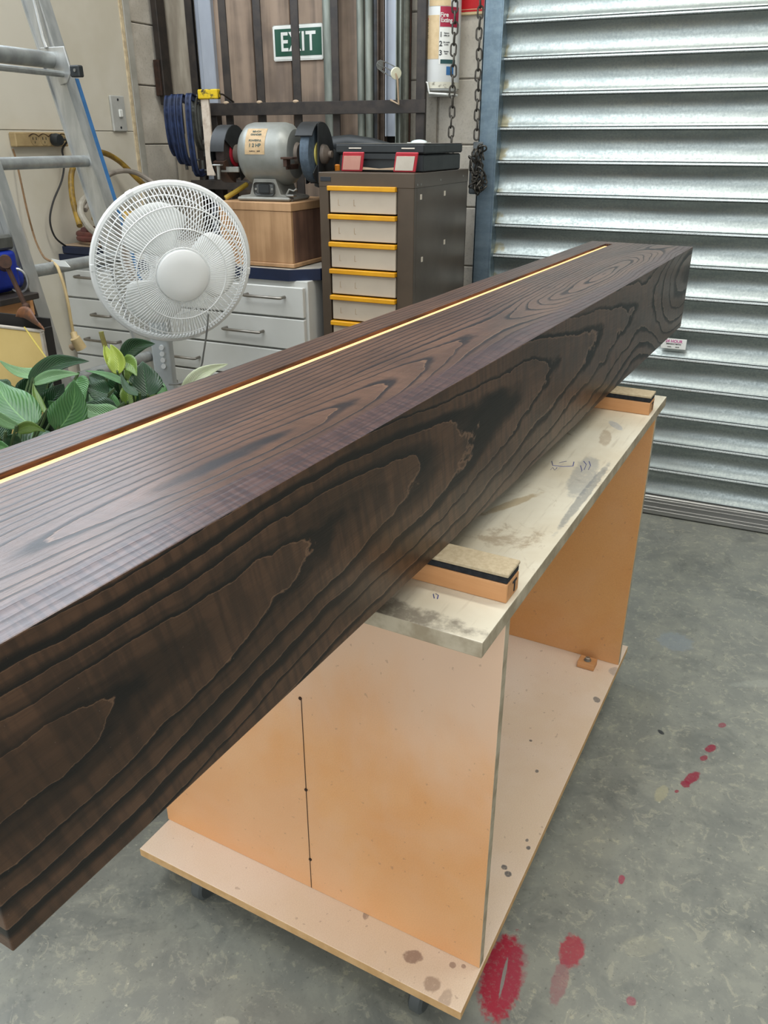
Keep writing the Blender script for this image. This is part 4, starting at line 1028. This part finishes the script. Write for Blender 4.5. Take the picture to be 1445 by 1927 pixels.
def grille(nw, prof_, rw, rings, nm, tw=0.0):
    q = MB()
    for i in range(nw):
        a = 2*PI*i/nw; q.tube([fp(r, a+tw*(r/FR), z) for r, z in prof_], rw, 4)
    for r, z in rings: q.tube([fp(r, 2*PI*i/N, z) for i in range(N)], rw*1.35, 5, closed=True)
    return q.build(nm, M_fanw, fan)
front = [(.070, .095), (.09, .094), (.12, .089), (.15, .078), (.175, .060), (.195, .032), (.205, .004)]
grille(124, front, .00105, [(.118, .0905), (.168, .067), (.072, .095)], 'front_grille', .10)
back = [(.045, -.085), (.10, -.083), (.15, -.072), (.18, -.050), (.198, -.025), (.205, -.003)]
grille(76, back, .0011, [(.12, -.080), (.165, -.062), (.05, -.085)], 'rear_grille', -.12)
MB().lathe([(0, .110), (.034, .1095), (.056, .107), (.0665, .102), (.0690, .093), (.064, .088), (0, .088)], 48, FM).build('hub_cap', M_fanw, fan)
MB().lathe([(0, .035), (.022, .035), (.036, .028), (.040, .010), (.040, -.025), (0, -.025)], 32, FM).build('blade_hub', M_fanw, fan)
for kk in range(3):
    q = MB(); a0 = math.radians(122)+kk*2*PI/3; rows = []
    for i in range(9):
        r = .036+(.172-.036)*i/8; t_ = i/8
        wid = .42+.30*math.sin(min(1, t_*1.1)*PI*.62)
        if t_ > .85: wid *= 1-.22*(t_-.85)/.15
        row = []
        for j in range(9):
            s_ = j/8-.5; aa = a0+s_*2*wid*1.02-.12*t_
            rr = r-(.024*(abs(s_)*2)**3.0*t_)
            row.append(q.bm.verts.new(fp(rr, aa, .006-s_*.045*(1-.25*t_))))
        rows.append(row)
    for i in range(8):
        for j in range(8): q.bm.faces.new((rows[i][j], rows[i][j+1], rows[i+1][j+1], rows[i+1][j]))
    o = q.build('fan_blade', M_blade, fan, angle=80)
    so_ = o.modifiers.new('thickness', 'SOLIDIFY'); so_.thickness = .002
for aa in (118, 178, 52, -8, 285): 
    MB().box(-.010, .010, -.006, .006, -.010, .010, .002, M=Matrix.Translation(fp(FR+.002, math.radians(aa), 0)) @ (FM.to_3x3().to_4x4() @ Matrix.Rotation(math.radians(aa+90), 4, 'Z'))).build('rim_clip', M_fanw, fan, smooth=False)
MB().lathe([(0, -.090), (.045, -.090), (.052, -.100), (.052, -.150), (.040, -.180), (0, -.190)], 32, FM).build('motor_housing', M_fanw, fan)
cpx = PY(310, 660, 1.55)
pc = FM @ Vector((0, 0, -.13)); cx_, cy_ = cpx.x-FC.x-.010, .055
MB().tube([(pc.x, pc.y, pc.z-.02), (cx_, cy_+.0, pc.z-.09), (cx_, cy_, pc.z-.14)], .022, 16).build('neck', M_fanw, fan)
crz = Matrix.Translation((cx_, cy_, 0)) @ Matrix.Rotation(math.radians(28), 4, 'Z')
cbx = MB().box(-.022, .022, -.026, .026, .60, pc.z-.11, .006, M=crz, seg=3).build('control_box', mat('fan_grey', 'b5bbbc', 'abb1b2', .4), fan)
for i in range(4):
    zc = PY(311, 655+i*11.5, 1.53).z
    MB().cyl(crz @ Vector((.004, -.026, zc)), crz @ Vector((.004, -.034, zc)), .0058, n=14).build('button', M_fanw, cbx)
MB().cyl((cx_, cy_, .04), (cx_, cy_, .61), .013, n=16).build('pole', M_fanw, fan)
MB().lathe([(0, 0), (.15, 0), (.15, .012), (.13, .022), (.05, .035), (.02, .06), (0, .06)], 40, Matrix.Translation((cx_, cy_, 0))).build('base', M_fanw, fan)
cpf = [PY(392, 590, 1.50), PY(389, 625, 1.52), PY(383, 665, 1.54), PY(378, 690, 1.55), PY(360, 712, 1.55), PY(335, 722, 1.53), PY(318, 724, 1.50)]
MB().tube([p-fan.location for p in spline(cpf, 6)], .0022, 6).build('cord', mat('grey_cord', '8a8c8a', '7c7e7c', .5), fan)

# ================================================================== VISE AND OPEN BOX ON THE LEFT
vs = thing('bench_vise', 'blue bench vise with rusty handle at the left edge by the ladder', 'vise', (0, 0, 0))
c = PY(-6, 510, 1.42)
MB().box(c.x-.10, c.x+.022, c.y-.05, c.y+.05, c.z-.045, c.z+.045, .012, seg=3).lathe([(0, -.06), (.030, -.06), (.034, -.02), (.034, .03), (.028, .04), (0, .04)], 24, Matrix.Translation((c.x-.012, c.y, c.z-.02)) @ Matrix.Rotation(PI/2, 4, 'X')).build('vise_body', M_blue, vs)
MB().box(c.x-.10, c.x+.018, c.y-.052, c.y+.052, c.z+.046, c.z+.080, .006).build('jaw', M_clampg, vs, smooth=False)
MB().cyl(PY(9, 492, 1.36), PY(48, 576, 1.36), .0055, n=10).sphere(PY(10, 490, 1.36), .013).sphere(PY(49, 577, 1.36), .009).build('handle', M_rust, vs)
MB().cyl(PY(10, 493, 1.35), PY(8, 500, 1.42), .014, n=14).build('screw', M_rust, vs)
MB().box(c.x-.12, c.x+.06, c.y-.06, c.y+.06, c.z-.070, c.z-.055, .002).build('base_plate', M_blackst, vs, smooth=False)
ring_c = PY(34, 528, 1.46)
MB().tube([ring_c+Vector((.024*math.cos(t_/20*2*PI)*.8, .012*math.cos(t_/20*2*PI), .028*math.sin(t_/20*2*PI))) for t_ in range(20)], .0035, 8, closed=True).build('steel_ring', M_zinc, vs)
wbk = thing('vise_plinth', 'orange wood plinth on a cream cupboard beneath the blue vise', 'plinth', (c.x-.14, c.y-.07, 0))
MB().box(0, .165, 0, .14, c.z-.115, c.z-.0705, .002).build('wood_top', M_woodor, wbk, smooth=False)
MB().box(.0, .150, .0, .13, 0, c.z-.116, .002).build('cupboard', M_cabw, wbk, smooth=False)
p0, p1 = PY(0, 634, 1.22), PY(78, 620, 1.22)
ob = thing('open_box', 'open manila sided box with dark inside below the blue vise', 'box', (p1.x, 1.22, 0))
tz = p1.z-.003; bwd = .26
MB().box(-bwd, -.006, .0, .004, tz-.30, tz-.005, .001).build('front_panel', M_manila, ob, smooth=False)
MB().box(-bwd, 0, -.002, .008, tz-.004, tz+.001, .001).box(-.006, .001, -.002, .006, tz-.30, tz-.004, .001).build('edging', mat('pale_edging', 'a9a196', '978f84', .6), ob, smooth=False)
MB().box(-.005, 0, .006, .030, tz-.30, tz+.004, .001).box(-bwd, -.005, .030, .034, tz-.30, tz+.02, .001).build('side_panels', M_dark, ob, smooth=False)
MB().box(-bwd, 0, .001, .034, tz-.32, tz-.3005, .001).build('box_bottom', M_dark, ob, smooth=False)
MB().box(-bwd+.01, -.03, .008, .032, 0, tz-.3205, .001).build('stand', M_dark, ob, smooth=False)
MB().box(-.215, -.19, .010, .025, tz+.0, tz+.04, .001).build('red_tag', M_redpl, ob, smooth=False)

# ================================================================== PEACE LILIES
def leaf(pts, widths, wdir, m, name='leaf', parent=None, fold=.18, wave=.0, seed=0):
    """pts: midrib points, widths: max half width, wdir: width direction at base..tip"""
    rr = random.Random(seed); mid = spline(pts, 4); n = len(mid); q = MB(); uvl = q.bm.loops.layers.uv.new('uv'); rows = []
    for i, p in enumerate(mid):
        t = i/(n-1); w = widths*1.05*(math.sin(PI*min(1, t**.70))**.75)*(1-.42*t**2.2)+.0006
        if i == n-1: w = .0004
        tg_ = (mid[min(i+1, n-1)]-mid[max(i-1, 0)]).normalized()
        wd_ = (wdir-tg_*wdir.dot(tg_)).normalized(); nn = tg_.cross(wd_)
        row = []
        for j in range(7):
            s_ = (j-3)/3; off = abs(s_)
            row.append(q.bm.verts.new(p+wd_*w*s_*math.cos(fold*off)+nn*(w*off*math.sin(fold)*1.0+w*.10*math.sin(t*9+seed)*s_*off)))
        rows.append(row)
    for i in range(n-1):
        for j in range(6):
            f = q.bm.faces.new((rows[i][j], rows[i][j+1], rows[i+1][j+1], rows[i+1][j]))
            for l, (a, b) in zip(f.loops, ((i, j), (i, j+1), (i+1, j+1), (i+1, j))): l[uvl].uv = (a/(n-1), b/6)
    me_o = MB(); me_o.bm.free(); me_o.bm = q.bm
    bm_ = q.bm; me = bpy.data.meshes.new(name); bm_.to_mesh(me); bm_.free()
    me.polygons.foreach_set('use_smooth', [True]*len(me.polygons)); me.materials.append(m)
    o = bpy.data.objects.new(name, me); COL.objects.link(o); o.parent = parent
    s = o.modifiers.new('thickness', 'SOLIDIFY'); s.thickness = .0006
    return o
pot1 = thing('peace_lily', 'large leafy peace lily nearest the left edge behind the beam', 'plant', (-1.13, .83, 0), 0, 'peace lilies behind the beam')
pot2 = thing('peace_lily', 'peace lily with yellowing leaf and white flower beside the fan stand', 'plant', (-1.06, 1.13, 0), 0, 'peace lilies behind the beam')
def pot(parent, h, r):
    MB().lathe([(0, 0), (r*.72, 0), (r, h), (r*1.06, h), (r*1.06, h+.02), (r*.95, h+.02), (r*.93, h-.01), (0, h-.01)], 32).build('pot', M_pot, parent)
    MB().lathe([(0, h-.004), (r*.92, h-.006), (r*.92, h-.012), (0, h-.012)], 24).build('soil', M_soil, parent)
for pp in (pot1, pot2):
    MB().box(-.13, .13, -.12, .12, 0, .012).box(-.13, .13, -.12, .12, .33, .35, .002).box(-.12, -.105, -.11, .11, .012, .33).box(.105, .12, -.11, .11, .012, .33).build('stand', M_boxside, pp, smooth=False)
    q = MB().lathe([(0, .351), (.09, .351), (.125, .52), (.13, .52), (.13, .535), (.118, .535), (.115, .51), (0, .51)], 32).build('pot', M_pot, pp)
    MB().lathe([(0, .518), (.114, .514), (.114, .511), (0, .511)], 24).build('soil', M_soil, pp)
def hero(parent, base, tip, wpx, Yb, Yt, m, roll=0.0, bow=0.0, fold=.2, stem=True, seed=0, sag=0.0):
    """leaf from its base to its tip, given where it stands in depth (metres from the camera plane)"""
    B, T = PY(*base, Yb), PY(*tip, Yt); mdl = (B+T)/2
    view = (mdl-Vector((0, 0, EYE))).normalized(); ax_ = (T-B).normalized(); wd_ = ax_.cross(view).normalized()
    wd_ = Matrix.Rotation(roll, 3, ax_) @ wd_; nr = ax_.cross(wd_)
    L = (T-B).length; dist = (mdl-Vector((0, 0, EYE))).length
    half = wpx*.64*dist/(F*1.12)
    perp = ax_.cross(view).normalized()
    p = [B+ax_*L*k+perp*(bow*L*math.sin(PI*k))+Vector((0, 0, sag*L*math.sin(PI*k))) for k in (0, .25, .5, .75, 1)]
    loc = parent.location
    o = leaf([x-loc for x in p], half, wd_, m, 'leaf', parent, fold, seed=seed)
    if stem:
        root = Vector((random.uniform(-.03, .03), random.uniform(-.03, .03), .51)); Bl = B-loc
        pts = [root, root.lerp(Bl, .5)+Vector((0, 0, .04)), Bl-ax_*L*.04, Bl+ax_*L*.03]
        MB().tube(spline(pts, 5), .0019, 6).build('leaf_stem', M_stem, o)
    return o
H = [
 (pot1, (64, 806), (-12, 712), 66, .80, .84, M_leafA, .25, .05, .25), (pot1, (106, 812), (139, 714), 60, .82, .84, M_leafA, -.2, -.12, .30),
 (pot1, (56, 724), (168, 680), 34, .98, 1.00, M_leafB, -.5, .10, .45), (pot1, (62, 722), (150, 704), 20, .95, .98, M_leafC, -.4, .06, .3),
 (pot1, (92, 700), (-2, 678), 20, 1.02, .98, M_leafC, .5, .16, .3), (pot1, (-20, 772), (50, 806), 22, .76, .76, M_leafC, .5, -.05, .25),
 (pot1, (30, 812), (86, 812), 22, .74, .76, M_leafO, .6, .2, .3), (pot1, (142, 714), (160, 756), 40, .98, .96, M_leafA, .3, 0, .3),
 (pot1, (205, 742), (160, 728), 36, 1.0, .98, M_leafB, .2, 0, .3), (pot1, (230, 782), (142, 758), 34, .88, .86, M_leafC, .3, .1, .35),
 (pot1, (222, 768), (150, 760), 40, .93, .92, M_leafB, .2, .1, .3), (pot1, (60, 740), (110, 706), 30, 1.0, 1.02, M_leafB, .1, .1, .3),
 (pot1, (85, 780), (62, 722), 16, .86, .90, M_leafO, .7, .05, .4), (pot1, (0, 830), (-8, 775), 34, .82, .84, M_leafB, .3, 0, .3),
 (pot1, (10, 822), (42, 836), 22, .74, .76, M_leafB, .3, 0, .3), (pot1, (-6, 836), (24, 848), 16, .72, .72, M_leafA, .3, 0, .3), (pot1, (120, 795), (150, 770), 26, .84, .86, M_leafA, .3, 0, .3),
 (pot1, (88, 770), (120, 722), 40, 1.0, 1.02, M_leafB, 0, 0, .3), (pot1, (95, 735), (70, 715), 26, 1.06, 1.06, M_leafB, .2, 0, .3), (pot1, (20, 735), (-10, 712), 26, 1.0, 1.0, M_leafB, .2, .1, .3),
 (pot1, (40, 750), (70, 700), 34, 1.05, 1.08, M_leafB, .2, 0, .3),
 (pot2, (232, 676), (292, 647), 30, 1.22, 1.22, M_leafB, -.2, .12, .35), (pot2, (278, 748), (268, 680), 52, 1.12, 1.15, M_leafB, 0, 0, .25),
 (pot2, (222, 708), (196, 646), 26, 1.12, 1.14, M_leafY, .5, .06, .6), (pot2, (222, 706), (208, 648), 30, 1.11, 1.13, M_leafY, -.3, -.10, .5), (pot2, (230, 680), (258, 708), 26, 1.14, 1.10, M_leafO, .2, .1, .3),
 (pot2, (245, 728), (160, 698), 12, 1.06, 1.04, M_leafA, .6, -.06, .3), (pot2, (262, 746), (228, 704), 16, 1.05, 1.06, M_leafB, .6, .14, .3),
 (pot2, (228, 775), (168, 740), 46, 1.0, 1.0, M_leafA, .1, .10, .35), (pot2, (250, 716), (236, 690), 22, 1.16, 1.16, M_leafO, .2, 0, .3),
 (pot2, (200, 720), (168, 708), 34, 1.12, 1.12, M_leafB, 0, 0, .3), (pot2, (240, 762), (240, 716), 26, 1.08, 1.1, M_leafO, .2, 0, .3), (pot2, (275, 772), (318, 742), 24, 1.12, 1.14, M_leafO, .3, .1, .3),
 (pot2, (262, 775), (262, 722), 40, 1.18, 1.2, M_leafB, 0, 0, .3), (pot2, (200, 760), (180, 715), 50, 1.2, 1.2, M_leafB, 0, 0, .3), (pot2, (225, 750), (215, 700), 50, 1.22, 1.22, M_leafB, 0, 0, .3),
]
for i, h in enumerate(H):
    hero(*h[:7], roll=h[7], bow=h[8], fold=h[9], seed=i)
rg = random.Random(5)
for i in range(46):
    bx_ = rg.uniform(-15, 300); top_ = 712 if bx_ < 170 else 706
    lo = 838-.345*bx_
    by_ = rg.uniform(min(lo-18, top_+42), lo+14); an = rg.uniform(-1.1, 1.1); ll = rg.uniform(42, 66)
    tx, ty = bx_+ll*math.sin(an), max(by_-ll*math.cos(an)*.75, top_+rg.uniform(0, 14))
    pp = pot1 if bx_ < 165 else pot2; dpt = rg.uniform(1.00, 1.12) if pp is pot1 else rg.uniform(1.16, 1.26)
    hero(pp, (bx_, by_), (tx, ty), rg.uniform(26, 38), dpt, dpt+rg.uniform(-.03, .04), M_leafB if i % 3 else M_leafA, roll=rg.uniform(-.6, .6), bow=rg.uniform(-.12, .12), fold=rg.uniform(.2, .45), stem=(i % 2 == 0), seed=100+i)
rg = random.Random(11)
for pp, n_ in ((pot1, 26), (pot2, 18)):
    for i in range(n_):
        a = rg.uniform(0, 2*PI); r0 = rg.uniform(.03, .16); hh = rg.uniform(.72, .84)
        B = Vector((r0*math.cos(a), r0*math.sin(a), hh-.09)); T = B+Vector((.09*math.cos(a), .09*math.sin(a), rg.uniform(-.02, .05))); md = (B+T)/2+Vector((0, 0, .03))
        o = leaf([B, B.lerp(md, .6), md, md.lerp(T, .5)+Vector((0, 0, .008)), T], .042, Vector((-math.sin(a), math.cos(a), 0)), M_leafB, 'leaf', pp, .3, seed=i)
        if i % 3 == 1: o.data.materials[0] = M_leafA
        MB().tube(spline([Vector((0, 0, .51)), B.lerp(Vector((0, 0, .51)), .45)+Vector((0, 0, .03)), B+Vector((0, 0, .002))], 5), .0026, 6).build('leaf_stem', M_stem, o)
# brown furled tip, white flower
MB().tube([p-pot2.location for p in (PY(198, 652, 1.14), PY(193, 636, 1.14), PY(190, 624, 1.14))], .0045, 8).build('brown_tip', mat('stem_olive', '77783a', '6a5c30', .6), pot2)
sp_ = hero(pot2, (345, 752), (429, 685), 27, 1.30, 1.34, M_spathe, .1, .14, .35, stem=False, seed=50); sp_.name = 'flower'; sp_['label'] = 'pale greenish white flower'
MB().tube(spline([Vector((.02, 0, .51)), PY(335, 770, 1.20)-pot2.location, PY(345, 752, 1.30)-pot2.location], 6), .0028, 6).build('flower_stem', M_stem, sp_)
# dried leaf on the box edge, with its yellow stalk
dl = thing('dried_leaf', 'curled brown dried leaf on the corner of the open box', 'leaf', (0, 0, 0))
a0, a1 = PY(29, 596, 1.24), PY(84, 622, 1.20)
leaf([a0, a0.lerp(a1, .3)+Vector((0, 0, .006)), a0.lerp(a1, .6)+Vector((0, 0, .004)), a1], .024, Vector((0, .5, -.8)), M_deadleaf, 'leaf_blade', dl, .9)
MB().tube(spline([PY(46, 616, 1.19), PY(70, 650, 1.14), PY(99, 690, 1.06)], 6), .0016, 6).build('stalk', mat('yellow_stalk', 'a8963c', '98873a', .6), dl)

for m_ in bpy.data.materials:
    m_.diffuse_color = (.5, .5, .5, 1)
